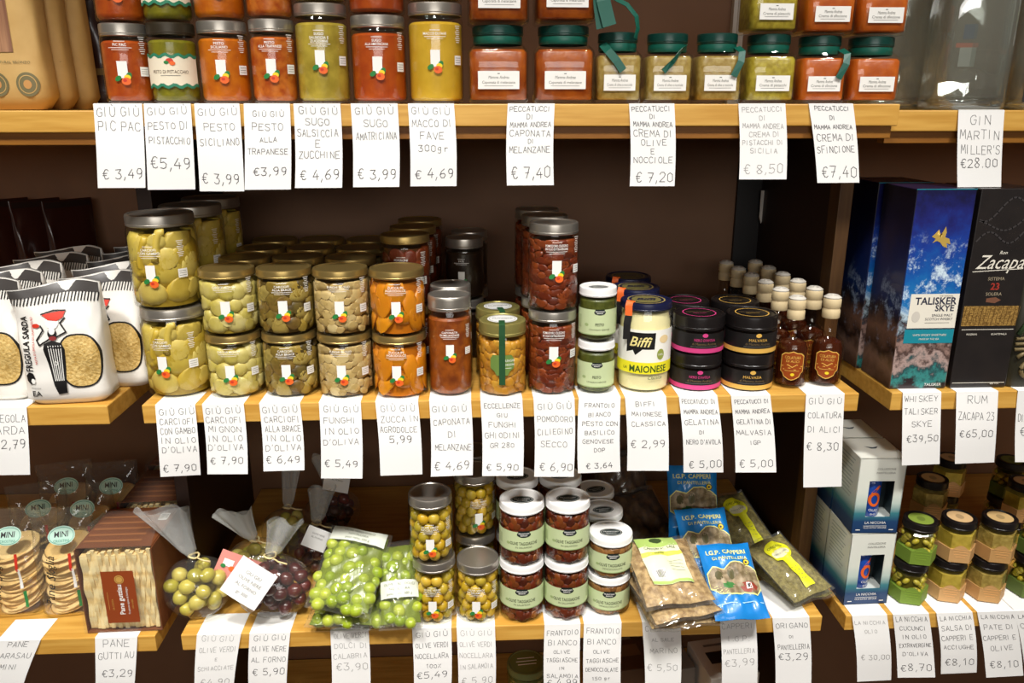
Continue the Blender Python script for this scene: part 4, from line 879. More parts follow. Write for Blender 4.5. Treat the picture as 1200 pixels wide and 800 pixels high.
for px, Y, key, b0, w_ in ((1084, 1.235, 'hxp', bp, 'pate just behind the green-labelled pair'), (1102, 1.315, 'hxk', bk, 'sauce furthest behind the pinkish pair'), (1172, 1.30, 'hxm', bd, 'capers with a green lid disc, far behind the tan pair'), (1192, 1.215, 'hxk', bk, 'sauce behind the tan pair at the right')):
    hexcol(key, b0, px, 600, 2, w_, Y)
# ------------------------------------------------------------------ bags of fregola
FREG = mat('fregola_grains', (226, 194, 122), .5, c2=(194, 156, 82), scale=260, bump=.8, bscale=300)
PLW = mat('white_plastic_bag', (240, 236, 228), .35, bump=.15, bscale=45, coat=.3)
def fregola():
    t = thing('fregola_bag', '', ''); b = MB(); w_, h_ = .114, .165
    S = gusset(b, w_, h_, .058, 0, 4, .5, flop=1); b.build('bag', PLW, t)
    D = Decal(S, .004)
    D.rect(0, h_ * .955, w_ * .99, h_ * .075, mat('charcoal_crimp', (70, 66, 64), .4), 1)
    for i in range(26): D.rect(-w_ * .48 + i * w_ * .96 / 25, h_ * .885, .0016, .012, BLACK, 1, -.25)
    W1 = [(.025 + .0265 * sgn(math.cos(q), .75), .062 + .038 * sgn(math.sin(q), .75)) for q in [k * math.pi / 16 for k in range(32)]]; D.fan(W1, BLACK, 1); D.fan([(.025 + (x - .025) * .92, .062 + (z - .062) * .94) for x, z in W1], FREG, 2)
    P = [(-.017, .088), (-.007, .092), (.005, .088), (.008, .080), (.004, .030), (.0035, .018), (-.008, .016), (-.011, .028), (-.019, .080)]
    D.fan(P, BLACK, 4)
    for i in range(6): D.line([(-.0125 + i * .0032, .085), (-.0090 + i * .0021, .036)], .0010, WHITE, 5)
    D.disc(-.006, .060, .003, .0045, WHITE, 6, 4); D.disc(-.006, .060, .002, .003, BLACK, 7, 4)
    D.disc(-.006, .101, .0058, .0078, BLACK, 3); D.disc(-.006, .105, .004, .0052, WHITE, 4); D.disc(-.0055, .095, .0048, .003, mat('red_blouse', (140, 40, 40), .5), 5)
    D.disc(-.005, .116, .008, .009, WHITE, 3)
    for sx in (1, -1): D.line([(-.006 + sx * .004, .096), (-.006 + sx * .018, .103), (-.006 + sx * .011, .115), (-.006 + sx * .017, .121)] if sx > 0 else [(-.010, .094), (-.023, .086), (-.026, .093), (-.017, .106), (-.020, .112)], .0020, BLACK, 4)
    D.fan([(-.018, .127), (.012, .130), (.009, .122), (.001, .1175), (-.010, .119)], RED, 5); D.line([(-.018, .127), (-.003, .131), (.012, .130)], .0018, BLACK, 6)
    D.disc(-.026, .112, .005, .003, RED, 4)
    D.text('FREGULA SARDA', -.041, .088, .0118, BLACK, 2, rot=math.pi / 2, bold=.02, maxw=.076); D.text('PASTA DI SEMOLA DI GRANO DURO', -.031, .092, .004, RED, 2, rot=math.pi / 2, maxw=.07)
    D.disc(-.041, .040, .006, .009, BLACK, 2, 7); D.disc(-.038, .036, .003, .004, WHITE, 3, 6); D.text('EA', -.036, .018, .011, BLACK, 2, bold=.01); D.rect(-.036, .026, .014, .0006, BLACK, 2)
    D.build('printed_front', t); return t
for c, (X, words) in enumerate(((-.566, 'right'), (-.677, 'left'))):
    for j in range(6 - c):
        p = Vector((X + ((0, .034, .022, .014, .008, .0) if c == 0 else (0, .004, -.004, .003, 0, 0))[j], YF + .034 + .066 * j + .016 * c, ZM + .001))
        put('freg', fregola, 'white bag of fregola pasta, %s in the %s column' % (('front one', 'second', 'third', 'fourth', 'fifth', 'rearmost')[j], words), 'bag', p, (.10, -.05, .02, .06, -.04, 0)[j] - .10 * c, 'white bags of fregola')
DBAG = mat('dark_brown_foil', (52, 22, 14), .3, coat=.4)
for k in range(4):
    t = thing('dark_coffee_pouch', 'dark brown pouch standing behind the fregola bags, %s from the left' % ('first', 'second', 'third', 'fourth')[k], 'pouch', (-.90 + .058 * k, 1.478 - .003 * k, ZM + .001), .9, 'dark pouches at the back of the left middle shelf')
    b = MB(); S = gusset(b, .085, .235, .036, 0, k + 20, .6); b.build('pouch', DBAG, t)
    D = Decal(S, .006); D.rect(0, .227, .08, .010, mat('dark_seal', (34, 20, 16), .4), 1); D.build('top_seal', t)
# ---- kraft bags and a dark packet, top left
KRAFT = mat('kraft_paper', (216, 176, 108), .6, c2=(206, 164, 96), scale=30, bump=.12, bscale=40)
for k, (px, Y, rz, kind) in enumerate(((8, 1.125, .05, 0), (38, 1.185, .12, 1), (66, 1.25, .15, 1))):
    w_ = .124 if k == 0 else .115; q = atX(px, 110, Y, ZT - .007)
    t = thing('kraft_bag', ('front kraft paper bag with a striped window and two round stamps', 'plain kraft paper bag standing second behind the windowed one', 'rearmost kraft paper bag, its folded corner beside the dark packet')[k], 'bag', q, rz, 'kraft bags on the top shelf')
    b = MB(); S = gusset(b, w_, .30, .052, 0, 31 + k, .30, wr=.0010); b.build('paper_bag', KRAFT, t)
    if k == 0:
        D = Decal(S, .005); st = mat('pasta_strands', (190, 140, 100), .5, c2=(110, 64, 44), scale=120, stretch=(1, 1, .02)); D.rect(-.010, .170, .078, .200, st, 1)
        ol = mat('stamp_print', (122, 112, 74), .6)
        for cx in (.040, .004): D.disc(cx, .031, .0135, .0150, ol, 1, 28); D.ring(cx, .031, .0105, .0115, .001, KRAFT, 2); D.disc(cx, .031, .0048, .0055, mat('stamp_centre', (206, 150, 84), .6), 2)
        D.text('100% NATURAL BRONZO', .020, .058, .0046, ol, 1, maxw=.07); D.text('PASTA DI GRANO', -.006, .052, .0038, ol, 1, maxw=.05); D.disc(-.045, .075, .009, .014, mat('blue_seal', (60, 70, 120), .5), 2)
        D.build('printed_front', t)
    else:
        D = Decal(S, .005); D.line([(-.05, .060), (.05, .062)], .0012, mat('kraft_crease', (186, 150, 92), .6), 1); D.build('fold_crease', t)
t = thing('dark_packet', 'dark brown packet with pale lettering behind the kraft bags', 'packet', atX(88, 100, 1.34, ZT - .007), .2)
b = MB(); S = gusset(b, .13, .25, .05, 0, 44, .5); b.build('packet', DBAG, t)
D = Decal(S); 
for i in range(4): D.text('CAFFE', .02, .12 - i * .014, .012, GREY, 1)
D.rect(.01, .055, .10, .010, mat('dull_gold_band', (120, 96, 50), .5), 1); D.build('printed_front', t)
# ---- clear gin bottles
GIN = bpy.data.materials.new('clear_bottle_glass'); GIN.use_nodes = True
_b = GIN.node_tree.nodes['Principled BSDF']; _b.inputs['Base Color'].default_value = (.93, .96, .95, 1); _b.inputs['Roughness'].default_value = .02; _b.inputs['Transmission Weight'].default_value = 1; _b.inputs['IOR'].default_value = 1.46
def gin(kind):
    def f():
        t = thing('gin_bottle', '', ''); b = MB(); e = 6; hf = .0465
        loft(b, [(hf * .93, .0003, e), (hf, .004, e), (hf, .17, e), (hf * .97, .182, 4), (hf * .6, .202, 2.5), (.016, .212, 2), (.015, .255, 2), (.0175, .257, 2), (.0175, .268, 2)])
        n0 = len(b.f); inn = MB(); q = hf - .0045
        loft(inn, [(q * .85, .0145, e), (q, .019, e), (q, .168, e), (q * .95, .178, 4), (q * .5, .198, 2.5), (.0115, .206, 2), (.0115, .262, 2)])
        b.add(inn.v, [f_[::-1] for f_ in inn.f], 0, True); b.build('glass_bottle', thin('bottle_glass', (.93, .95, .93), 2.1, .03, .13, (200, 206, 194), bump=.25, bscale=14), t)  # pale grey haze mixed into the glass stands for bright room reflections
        loft(MB(), [(hf * .90, .001, e), (hf * .965, .004, e), (hf * .965, .013, e), (hf * .9, .0142, e)]).build('glass_base', GIN, t)
        MB().lathe([(0, .2621), (.011, .2621), (.011, .269), (.0185, .2695), (.0185, .290), (.017, .292), (0, .292)], 24).build('stopper', SILVER, t)
        D = Decal(flat(-hf - .0002) if kind == 'label' else flat(hf - .0044))
        if kind == 'label': D.rect(0, .125, .070, .092, WHITE, 1); D.text('GIN', 0, .14, .02, BLACK, 2); D.rect(0, .040, .074, .060, BLACK, 1); D.disc(0, .12, .02, .02, SAGE, 2)
        elif kind == 'map': D.rect(.014, .088, .030, .006, mat('orange_bar', (210, 96, 60), .5), 1); D.rect(.016, .106, .018, .020, mat('slate_blue_print', (60, 76, 110), .5), 1); D.rect(.016, .072, .022, .026, mat('pale_grey_print', (190, 190, 184), .5), 1); D.text('GIN', -.018, .10, .016, GREY, 1)
        else: D.rect(-.002, .100, .030, .036, mat('smoke_print', (92, 88, 78), .5), 1)
        D.build('printed_label', t); return t
    return f
for k, (px, Y, kind, words) in enumerate(((1036, 1.245, 'smoke', 'clear square gin bottle with a smoky print, left of the three'), (1125, 1.138, 'map', 'clear square gin bottle above the gin price tag, middle of the three'), (1214, 1.142, 'label', 'clear gin bottle with white and black label at the photo edge'))):
    q = atX(px, 116, Y, ZT - .0075); put('gin' + kind, gin(kind), words, 'bottle', q, face(q, .35), 'clear gin bottles')

# ------------------------------------------------------------------ whisky and rum boxes
def ramp_mat(name, stops, rough=.3, zlo=0, zhi=1, noise=0, nscale=20, specks=None, coat=.3, xbend=0):
    m = bpy.data.materials.new(name); m.use_nodes = True; nt = m.node_tree; b = nt.nodes['Principled BSDF']; N = nt.nodes.new; L = nt.links.new
    b.inputs['Roughness'].default_value = rough; b.inputs['Coat Weight'].default_value = coat
    tc = N('ShaderNodeTexCoord'); sp = N('ShaderNodeSeparateXYZ'); L(tc.outputs['Object'], sp.inputs[0])
    mr = N('ShaderNodeMapRange'); mr.inputs[1].default_value = zlo; mr.inputs[2].default_value = zhi; L(sp.outputs[2], mr.inputs[0]); v = mr.outputs[0]
    if noise:
        nz = N('ShaderNodeTexNoise'); nz.inputs['Scale'].default_value = nscale; nz.inputs['Detail'].default_value = 6; nz.inputs['Roughness'].default_value = .65; L(tc.outputs['Object'], nz.inputs[0])
        a = N('ShaderNodeMath'); a.operation = 'SUBTRACT'; L(nz.outputs[0], a.inputs[0]); a.inputs[1].default_value = .5
        c = N('ShaderNodeMath'); c.operation = 'MULTIPLY_ADD'; L(a.outputs[0], c.inputs[0]); c.inputs[1].default_value = noise; L(v, c.inputs[2]); v = c.outputs[0]
    rp = N('ShaderNodeValToRGB'); L(v, rp.inputs[0]); e = rp.color_ramp.elements
    while len(e) < len(stops): e.new(.5)
    for i, (p, c) in enumerate(stops): e[i].position = p; e[i].color = lin(c)
    col = rp.outputs[0]
    if specks:
        lo, hi, sc_, c_ = specks
        n2 = N('ShaderNodeTexNoise'); n2.inputs['Scale'].default_value = sc_; n2.inputs['Detail'].default_value = 8; n2.inputs['Roughness'].default_value = .75; L(tc.outputs['Object'], n2.inputs[0])
        r2 = N('ShaderNodeValToRGB'); L(n2.outputs[0], r2.inputs[0]); r2.color_ramp.elements[0].position = .53; r2.color_ramp.elements[1].position = .63
        r3 = N('ShaderNodeValToRGB'); L(mr.outputs[0], r3.inputs[0]); q = r3.color_ramp.elements
        for pz in (.5, .5): q.new(pz)
        for i, (pz, vv) in enumerate(((lo, 0), (lo + .12, 1), (hi - .2, 1), (hi, 0))): q[i].position = pz; q[i].color = (vv, vv, vv, 1)
        mu = N('ShaderNodeMath'); mu.operation = 'MULTIPLY'; L(r2.outputs[0], mu.inputs[0]); L(r3.outputs[0], mu.inputs[1])
        mx = N('ShaderNodeMixRGB'); L(mu.outputs[0], mx.inputs[0]); L(col, mx.inputs[1]); mx.inputs[2].default_value = lin(c_); col = mx.outputs[0]
    L(col, b.inputs['Base Color']); return m
SEA = ramp_mat('stormy_sea_print', [(0, (44, 34, 36)), (.06, (60, 140, 136)), (.11, (40, 70, 74)), (.16, (186, 160, 152)), (.21, (70, 52, 48)), (.27, (160, 130, 120)), (.32, (40, 36, 44)), (.38, (190, 214, 228)), (.45, (30, 120, 186)), (.58, (20, 92, 172)), (.74, (26, 60, 150)), (.88, (30, 36, 110)), (1, (22, 22, 64))], .3, 0, .285, .42, 42, (.30, .82, 40, (214, 234, 246)))
SEAD = ramp_mat('rocky_coast_print', [(0, (74, 52, 40)), (.10, (128, 100, 86)), (.18, (44, 30, 26)), (.28, (124, 92, 76)), (.36, (40, 34, 40)), (.46, (24, 50, 104)), (.62, (16, 38, 96)), (.8, (16, 20, 56)), (1, (10, 10, 28))], .3, 0, .285, .26, 24, (.12, .62, 30, (150, 170, 200)))
BW, BH, BD = .084, .287, .088
def whisky():
    t = thing('whisky_box', '', ''); b = MB()
    b.box(-BW / 2, BW / 2, -BD / 2, BD / 2, 0, BH, 0, .0012)
    for i, f_ in enumerate(b.f):
        xs = [b.v[k][0] for k in f_]; zs = [b.v[k][2] for k in f_]
        if max(xs) < -BW / 2 + .0013 or min(xs) > BW / 2 - .0013: b.m[i] = 1
        if min(zs) > BH - .0013: b.m[i] = 2
    b.build('carton', [SEA, SEAD, mat('dark_purple_lid', (40, 28, 60), .35)], t)
    D = Decal(flat(-BD / 2 - .0001)); gd = mat('gold_foil', (226, 190, 96), .35, .4); CR = mat('cream_print', (240, 234, 218), .5); TE = mat('teal_print', (24, 138, 156), .45); NV = mat('ink_blue_print', (40, 44, 66), .5)
    D.rect(.006, .116, .070, .050, CR, 1); D.text('TALISKER', .008, .131, .0145, NV, 2, bold=.02, maxw=.060); D.text('SKYE', .022, .1205, .0125, NV, 2, bold=.02); D.text('SINGLE MALT', .020, .110, .0052, NV, 2, maxw=.030); D.text('SCOTCH WHISKY', .016, .1045, .0052, NV, 2, maxw=.04); D.rect(.014, .099, .036, .0006, GREY, 2)
    D.text('THE ORIGINAL', .022, .138, .003, GREY, 2); D.disc(-.018, .108, .006, .008, mat('thistle_print', (214, 208, 196), .5), 2)
    D.rect(.005, .079, .072, .0205, TE, 1); D.rect(.005, .0905, .072, .0012, NV, 2); D.text('WITH SMOKY SWEETNESS', .006, .081, .0042, CR, 2, maxw=.05); D.text('MADE BY THE SEA', .006, .075, .0036, CR, 2, maxw=.04)
    D.fan([(-.008, .226), (-.003, .232), (-.001, .224), (.003, .229), (.006, .236), (.008, .228), (.007, .221), (.013, .219), (.016, .211), (.010, .213), (.012, .206), (.005, .209), (.001, .214), (-.004, .216), (-.010, .213), (-.006, .219), (-.012, .222)], gd, 1)
    D.text('TALISKER', .022, .006, .006, WHITE, 1)
    D.build('printed_front', t)
    Et = MB().box(-BW / 2, BW / 2, -BD / 2 - .0004, -BD / 2 + .001, BH - .0012, BH - .0002).build('teal_edge', TE, t)
    return t
A, B = onZ(1041, 456, ZM), onZ(1109, 456, ZM); BX = (A.x + B.x) / 2; BY = YF + .014 + BD / 2
put('whi', whisky, 'blue sea-printed whisky gift box at the front of the right shelf', 'box', (BX, BY, ZM + .001), 0, 'sea-printed whisky boxes')
put('whi', whisky, 'sea-printed whisky gift box standing behind the front one', 'box', (BX - .006, BY + .096, ZM + .001), .02, 'sea-printed whisky boxes')
t = thing('rum_box', 'tall black rum gift box with a gold woven band and script lettering', 'box', (onZ(1146, 456, ZM).x + .002, BY, ZM + .001), 0)
CB = mat('black_carton', (30, 26, 26), .35, c2=(36, 31, 30), scale=30, coat=.3); MB().box(-BW / 2, BW / 2, -BD / 2, BD / 2, 0, BH, 0, .0012).build('carton', CB, t)
D = Decal(flat(-BD / 2 - .0001)); CR = mat('cream_print', (240, 234, 218), .5); gd = mat('gold_foil', (226, 190, 96), .35, .4); WV = mat('woven_gold', (190, 150, 78), .5, c2=(120, 88, 38), scale=420); dk = mat('smoke_swirl', (62, 58, 58), .4)
D.rect(0, .108, .080, .029, WV, 1)
for i in range(14): D.line([(-.039 + i * .006, .0945), (-.036 + i * .006, .1215)], .0008, mat('weave_line', (110, 80, 34), .5), 2); D.rect(0, .0955 + i * .002, .080, .0003, mat('weave_line', (110, 80, 34), .5), 2)
D.text('Zacapa', .002, .186, .028, CR, 1, shear=.45, maxw=.070); D.text('Ron', .004, .199, .007, CR, 1, shear=.3); D.line([(-.036, .172), (.036, .176)], .001, CR, 1)
D.text('SISTEMA', .0, .162, .0066, mat('dull_cream', (170, 156, 130), .5), 1); D.text('23', .0, .151, .0135, mat('dull_red_print', (168, 52, 40), .5), 1, bold=.02); D.text('SOLERA', .0, .140, .0066, mat('dull_cream', (170, 156, 130), .5), 1); D.disc(0, .131, .012, .0045, mat('bronze_crest', (120, 78, 58), .5), 1, 5)
D.rect(0, .088, .076, .0008, CR, 1); D.text('RESERVA', -.022, .081, .004, CR, 1); D.text('GUATEMALA', .018, .081, .004, CR, 1); D.rect(0, .0075, .078, .0008, CR, 1); D.text('40% VOL', .024, .006, .0035, CR, 2)
for (a, s_) in ((.212, 1), (.232, .7), (.252, 1)): D.line([(-.038 + .006 * i, a + .012 * math.sin(i * .55 * s_ + a * 90) + .0015 * i) for i in range(13)], .0022, dk, 1)
D.build('printed_front', t)
t = thing('embossed_tin', 'dark olive tin with a raised bronze spiral at the right edge', 'tin', (onZ(1214, 456, ZM).x, BY - .002, ZM + .001), 0)
DT = mat('dark_olive_tin', (44, 42, 30), .4); BZ = mat('bronze_relief', (128, 112, 76), .45, .2); loft(MB(), [(.042, 0, 6), (.043, .003, 6), (.043, .20, 6), (.041, .203, 6)]).build('tin_body', DT, t)
b = MB(); b.tube([(-.012 + (.003 + .0026 * k * .35) * math.cos(k * .35), -.0445, .030 + (.003 + .0026 * k * .35) * math.sin(k * .35)) for k in range(26)], .0030, 6)
for z in (.058, .066, .074): b.tube([(-.038, -.0440, z), (0, -.0452, z + .001), (.038, -.0440, z)], .0026, 6)
b.build('spiral_relief', BZ, t)
b = MB(); b.tube([(-.036, -.0445, .080), (-.02, -.0452, .110), (0, -.0455, .095), (.02, -.0452, .12)], .004, 6); b.build('leaf_relief', mat('green_relief', (58, 80, 50), .45), t)

# ------------------------------------------------------------------ gift boxes with a window, lower right
GW, GH, GD = .0720, .1270, .0760
GB = ramp_mat('mist_to_navy_print', [(0, (24, 54, 96)), (.16, (30, 66, 108)), (.27, (60, 128, 136)), (.40, (196, 212, 202)), (.55, (226, 230, 218)), (1, (232, 233, 222))], .45, 0, GH, coat=.1)
def gift():
    t = thing('gift_box', '', ''); b = MB(); x0, x1, z0, z1 = -GW * .24, GW * .30, GH * .22, GH * .70; y = -GD / 2; th = .0012
    for (a, c, d, e) in ((-GW / 2, GW / 2, 0, z0), (-GW / 2, GW / 2, z1, GH), (-GW / 2, x0, z0, z1), (x1, GW / 2, z0, z1)): b.box(a, c, y, y + th, d, e)
    b.box(-GW / 2, -GW / 2 + th, y, GD / 2, 0, GH).box(GW / 2 - th, GW / 2, y, GD / 2, 0, GH).box(-GW / 2, GW / 2, GD / 2 - th, GD / 2, 0, GH).box(-GW / 2, GW / 2, y, GD / 2, GH - th, GH).box(-GW / 2, GW / 2, y, GD / 2, 0, th)
    b.build('carton', GB, t)
    q = MB(); q.box(x0 - .006, x1 + .010, y + th + .038, y + th + .040, z0 - .004, z1 + .004, 1).box(x0 - .006, x1 + .010, y + th, y + th + .040, z0 - .006, z0 - .004, 0).box(x1 + .008, x1 + .010, y + th, y + th + .04, z0 - .004, z1 + .004, 1)
    q.build('inner_tray', [mat('pale_tray', (206, 212, 206), .5), mat('dark_tray', (44, 58, 62), .5)], t)
    D = Decal(flat(y - .0001)); D.text('LA NICCHIA', 0, GH * .145, .006, WHITE, 1); D.rect(0, GH * .10, .036, .0007, WHITE, 1); D.text('OLIO EXTRA VERGINE', 0, GH * .075, .0036, WHITE, 1, maxw=.04); D.rect(-.026, .006, .007, .0014, WHITE, 1); D.rect(.026, .006, .007, .0014, WHITE, 1)
    D.text('COLLEZIONE', .006, GH * .86, .0048, GREY, 1); D.text('PANTELLERIA', .006, GH * .81, .0048, GREY, 1); D.build('printed_front', t)
    D = Decal(side_x(-GW / 2 - .0001)); pg = mat('pale_grey_text', (176, 184, 176), .6)
    for i in range(11): D.rect(-.002 - .002 * (i % 3), GH * .92 - i * .0062, .050 - .004 * (i % 3), .0018, pg, 1)
    D.build('printed_side', t)
    D = Decal(lidtop(GH)); D.fan([(-.012, .006), (0, .002), (.010, .006), (.004, -.002), (-.004, -.003)], mat('slate_bird_print', (60, 70, 78), .5), 1); D.build('lid_emblem', t)
    return t
def oil():
    t = thing('small_oil_bottle', '', ''); r = .0145; bl = mat('cobalt_bottle', (24, 74, 168), .3, coat=.5)
    MB().lathe([(0, 0), (r * .9, 0), (r, .002), (r, .056), (r * .8, .062), (.006, .066), (.006, .074), (0, .074)], 28).build('bottle_body', bl, t)
    D = Decal(cyl(r + .0003), .002); D.ring(0, .030, .0095, .012, .0045, ORANGE, 1, 24); D.line([(-.004, .040), (.002, .048), (.006, .052)], .004, ORANGE, 1); D.text('OLIO', 0, .012, .006, WHITE, 1); D.text('EVO', 0, .005, .004, WHITE, 1); D.build('swirl_print', t)
    MB().lathe([(0, .0738), (.0065, .0738), (.0065, .080), (0, .080)], 16).build('cap', WHITELID, t)
    return t
A, B = onZ(986, 709, ZB), onZ(1039, 709, ZB); gx = (A.x + B.x) / 2 + .001; gy = (A.y + B.y) / 2 + GD / 2 + .002; gy = max(gy, YF + GD / 2 + .003)
for i in range(2):
    for j in range(2):
        p = Vector((gx + .000 * i, gy + (GD + .003) * j, ZB + .001 + (GH + .0006) * i))
        put('gift', gift, '%s white and navy gift box with a window, %s stack' % (('lower', 'upper')[i], ('front', 'rear')[j]), 'box', p, (.02, -.03)[i] if j == 0 else 0, 'windowed gift boxes')
        if j == 0: put('oil', oil, 'small blue oil bottle with orange swirl inside the %s front gift box' % ('lower', 'upper')[i], 'bottle', p + Vector((-.004, -GD / 2 + .021, GH * .22 - .0035)), (.3, 0)[i], 'blue oil bottles')

# ------------------------------------------------------------------ flatbread and crispbread, lower left
CRISP = mat('toasted_crisp', (240, 208, 140), .6, c2=(216, 168, 92), scale=60, bump=.5, bscale=160, objrand=[(246, 218, 158), (230, 188, 112), (240, 204, 134)])
def mini():
    t = thing('crispbread_bag', '', ''); rnd = random.Random(3); first = None
    for k in range(17):
        if first is None: first = o = MB().ell((0, 0, 0), .0365, .027, .0026, 0, 22, 8).build('crisp', CRISP, t)
        else: o = first.copy(); COL.objects.link(o); o.parent = t
        o.location = (rnd.uniform(-.003, .003), rnd.uniform(-.003, .001), .014 + k * .0058); o.rotation_euler = (rnd.uniform(.25, .55), rnd.uniform(-.5, -.2), rnd.uniform(-.3, .4))
    b = MB(); S = gusset(b, .086, .172, .072, 0, 8, .5, wr=.003); b.build('film_bag', FILM, t)
    D = Decal(S, .004); MI = mat('mint_label', (190, 226, 208), .5); D.disc(.004, .136, .019, .0125, MI, 2, 26); D.ring(.004, .136, .0175, .011, .0007, mat('teal_line', (70, 150, 130), .5), 3); D.text('MINI', .004, .1385, .010, BLACK, 4, bold=.01); D.text('CROSTINI', .004, .130, .005, mat('teal_line', (70, 150, 130), .5), 4)
    for z, m in ((.095, RED), (.068, WHITE), (.032, GREEN)): D.rect(.013 + (.095 - z) * .08, z, .0042, .028 if m is not WHITE else .034, m, 2)
    D.text('Pane Sfoglia', -.018, .068, .017, BLACK, 2, rot=math.pi / 2 - .1, shear=.4, maxw=.10); D.build('printed_film', t)
    return t
for k, (px, py, dy, words) in enumerate(((20, 722, 0, 'front bag of mini crispbread at the left photo edge'), (79, 722, 0, 'front bag of mini crispbread beside the boxed flatbread'), (16, 722, .085, 'bag of mini crispbread behind the left front one'), (74, 722, .085, 'bag of mini crispbread behind the right front one'), (80, 722, .165, 'third bag of mini crispbread back from the right front one'), (20, 722, .165, 'third bag of mini crispbread back from the left front one'), (-40, 722, .01, 'bag of mini crispbread mostly cut by the left photo edge'))):
    q = seat(px, py, ZB, .036); q.x = onZ(px, py, ZB).x + .02 * dy; q.y += dy; put('mini', mini, words, 'bag', q, face(q, .35) + .1 * (k % 3) - .1, 'bags of mini crispbread')
BREAD = mat('thin_bread', (246, 228, 176), .6, c2=(232, 200, 132), scale=70, bump=.5, bscale=120); BRN = mat('brown_carton', (116, 64, 30), .6); LBL = mat('rust_label', (148, 66, 26), .5)
def guttiau():
    t = thing('flatbread_box', '', ''); W_, H_, D_ = .108, .140, .125; rnd = random.Random(6); first = None
    for k in range(20):
        x = -W_ / 2 + .006 + k * (W_ - .012) / 19; ph = rnd.uniform(0, 6)
        b = MB()
        def fn(i, j, s_, a=ph): z = .004 + j * (H_ - .012 + .004 * math.sin(a)); y = -D_ / 2 + .004 + i * (D_ - .008) - .0016 * math.sin(j * 17 + a) * (i < .5); return (s_ * .0029 + .0006 * math.sin(11 * j + a + 3 * i), y, z)
        for s_ in (1, -1): b.grid(lambda i, j: fn(i, j, s_), 3, 16)
        for i in (0, 1): b.grid(lambda q, j: fn(i, j, q * 2 - 1), 1, 16)
        b.grid(lambda i, q: fn(i, 1, q * 2 - 1), 3, 1); b.build('bread_sheet', BREAD, t, loc=(x, 0, 0))
    c = MB(); c.box(-W_ / 2 - .001, W_ / 2 + .001, -D_ / 2 - .001, D_ / 2, 0, .002).box(W_ / 2, W_ / 2 + .0015, -D_ / 2, D_ / 2, 0, H_, 0).box(-W_ / 2 - .0015, -W_ / 2, -D_ / 2, D_ / 2, 0, H_, 0).box(-W_ / 2, W_ / 2, D_ / 2, D_ / 2 + .0015, 0, H_).box(-W_ / 2, W_ / 2, -D_ / 2 + .006, D_ / 2, H_, H_ + .0015)
    c.build('carton_sleeve', BRN, t)
    f = MB(); y0 = -D_ / 2 - .005
    f.grid(lambda i, j: ((i - .5) * (W_ + .006), y0 + .0010 * math.sin(14 * i + 9 * j) - (.001 if 0 < j < 1 else 0), .002 + j * (H_ + .004)), 14, 12)
    f.grid(lambda i, j: ((i - .5) * (W_ + .006 - .01 * j), y0 + j * .10, H_ + .006 + .022 * math.sin(min(1, j * 1.2) * math.pi * .8) * (.6 + .4 * math.sin(7 * i)) * .6), 14, 10)
    f.build('film_wrap', FILM, t)
    D = Decal(flat(y0 - .0018)); D.rect(.004, .064, .047, .088, LBL, 1); gd = mat('gold_seal', (206, 160, 80), .5); D.disc(.006, .094, .0068, .0072, gd, 2); D.ring(.006, .094, .0055, .0058, .0006, LBL, 3)
    D.text('Pane guttiau', .004, .060, .0105, WHITE, 2, rot=math.pi / 2, bold=.02, maxw=.052); D.text('Prodotto tipico di Sardegna', .014, .058, .0042, WHITE, 2, rot=math.pi / 2, maxw=.046); D.text('olio e sale', .020, .052, .004, gd, 2, rot=math.pi / 2); D.text('SA COSTA', -.008, .052, .004, gd, 2, rot=math.pi / 2); D.rect(-.014, .058, .0005, .030, gd, 2)
    D.build('rust_label', t)
    D = Decal(flat(D_)); D = Decal(lambda x, z, o: (x, z, H_ + .0018 + o)); D.rect(W_ * .40, .03, .014, .022, WHITE, 1)
    for i in range(6): D.rect(W_ * .40 - .005 + i * .002, .03, .0009, .016, BLACK, 2)
    for i in range(5): D.rect(-.008, -.04 + i * .018, W_ * .78, .006, mat('pale_brown_stripe', (150, 92, 48), .6), 1)
    D.build('barcode_panel', t)
    return t
A, B = onZ(116, 728, ZB), onZ(192, 728, ZB); q = Vector(((A.x + B.x) / 2, YF + .075, ZB + .001))
put('gut', guttiau, 'boxed pane guttiau flatbread with a rust-brown label, front of its row', 'box', q, .02, 'boxes of flatbread')
put('gut', guttiau, 'boxed flatbread behind the front one, its brown top in shade', 'box', q + Vector((.006, .142, 0)), .03, 'boxes of flatbread')
t = put('gut', guttiau, 'third boxed flatbread, against the back panel', 'box', q + Vector((-.002, .282, 0)), 0, 'boxes of flatbread')

# ------------------------------------------------------------------ bags of olives
GOL = mat('pale_green_olives', (190, 178, 60), .35, objrand=[(206, 192, 80), (176, 166, 48), (214, 196, 100), (162, 154, 42)], coat=.3)
BGO = mat('bright_green_olives', (142, 168, 34), .3, objrand=[(170, 184, 44), (144, 166, 30), (186, 196, 70), (128, 152, 26)], coat=.3)
BLO = mat('wine_dark_olives', (70, 20, 18), .3, objrand=[(92, 22, 20), (60, 14, 14), (112, 34, 28), (46, 12, 12)], coat=.5)
def hang_tag(t, c, w_, h_, rot, mm, lines, x0=0, ink=None):
    o = bpy.data.objects.new('hang_tag', None)
    D = Decal(lambda x, z, o_: (x, -o_ - .006 * (1 - (2 * x / w_) ** 2) * .4, z)); D.rect(0, 0, w_, h_, mm, 1)
    for i, ln in enumerate(lines): D.text(ln, x0, h_ * .22 - i * h_ * .17, h_ * .12, ink or GREY, 2, maxw=w_ * .7)
    return D, D.build('hang_tag', t, loc=c, rot=rot)
q = seat(238, 735, ZB, .038); tb = put('tba', tied_bag(.050, .090, GOL, .0112, 3, 75, 1.25, .42, (1, .85, .96)), 'clear tied bag of pale green olives at the shelf end, top fanned left', 'bag', q, .1, 'tied bags of olives')
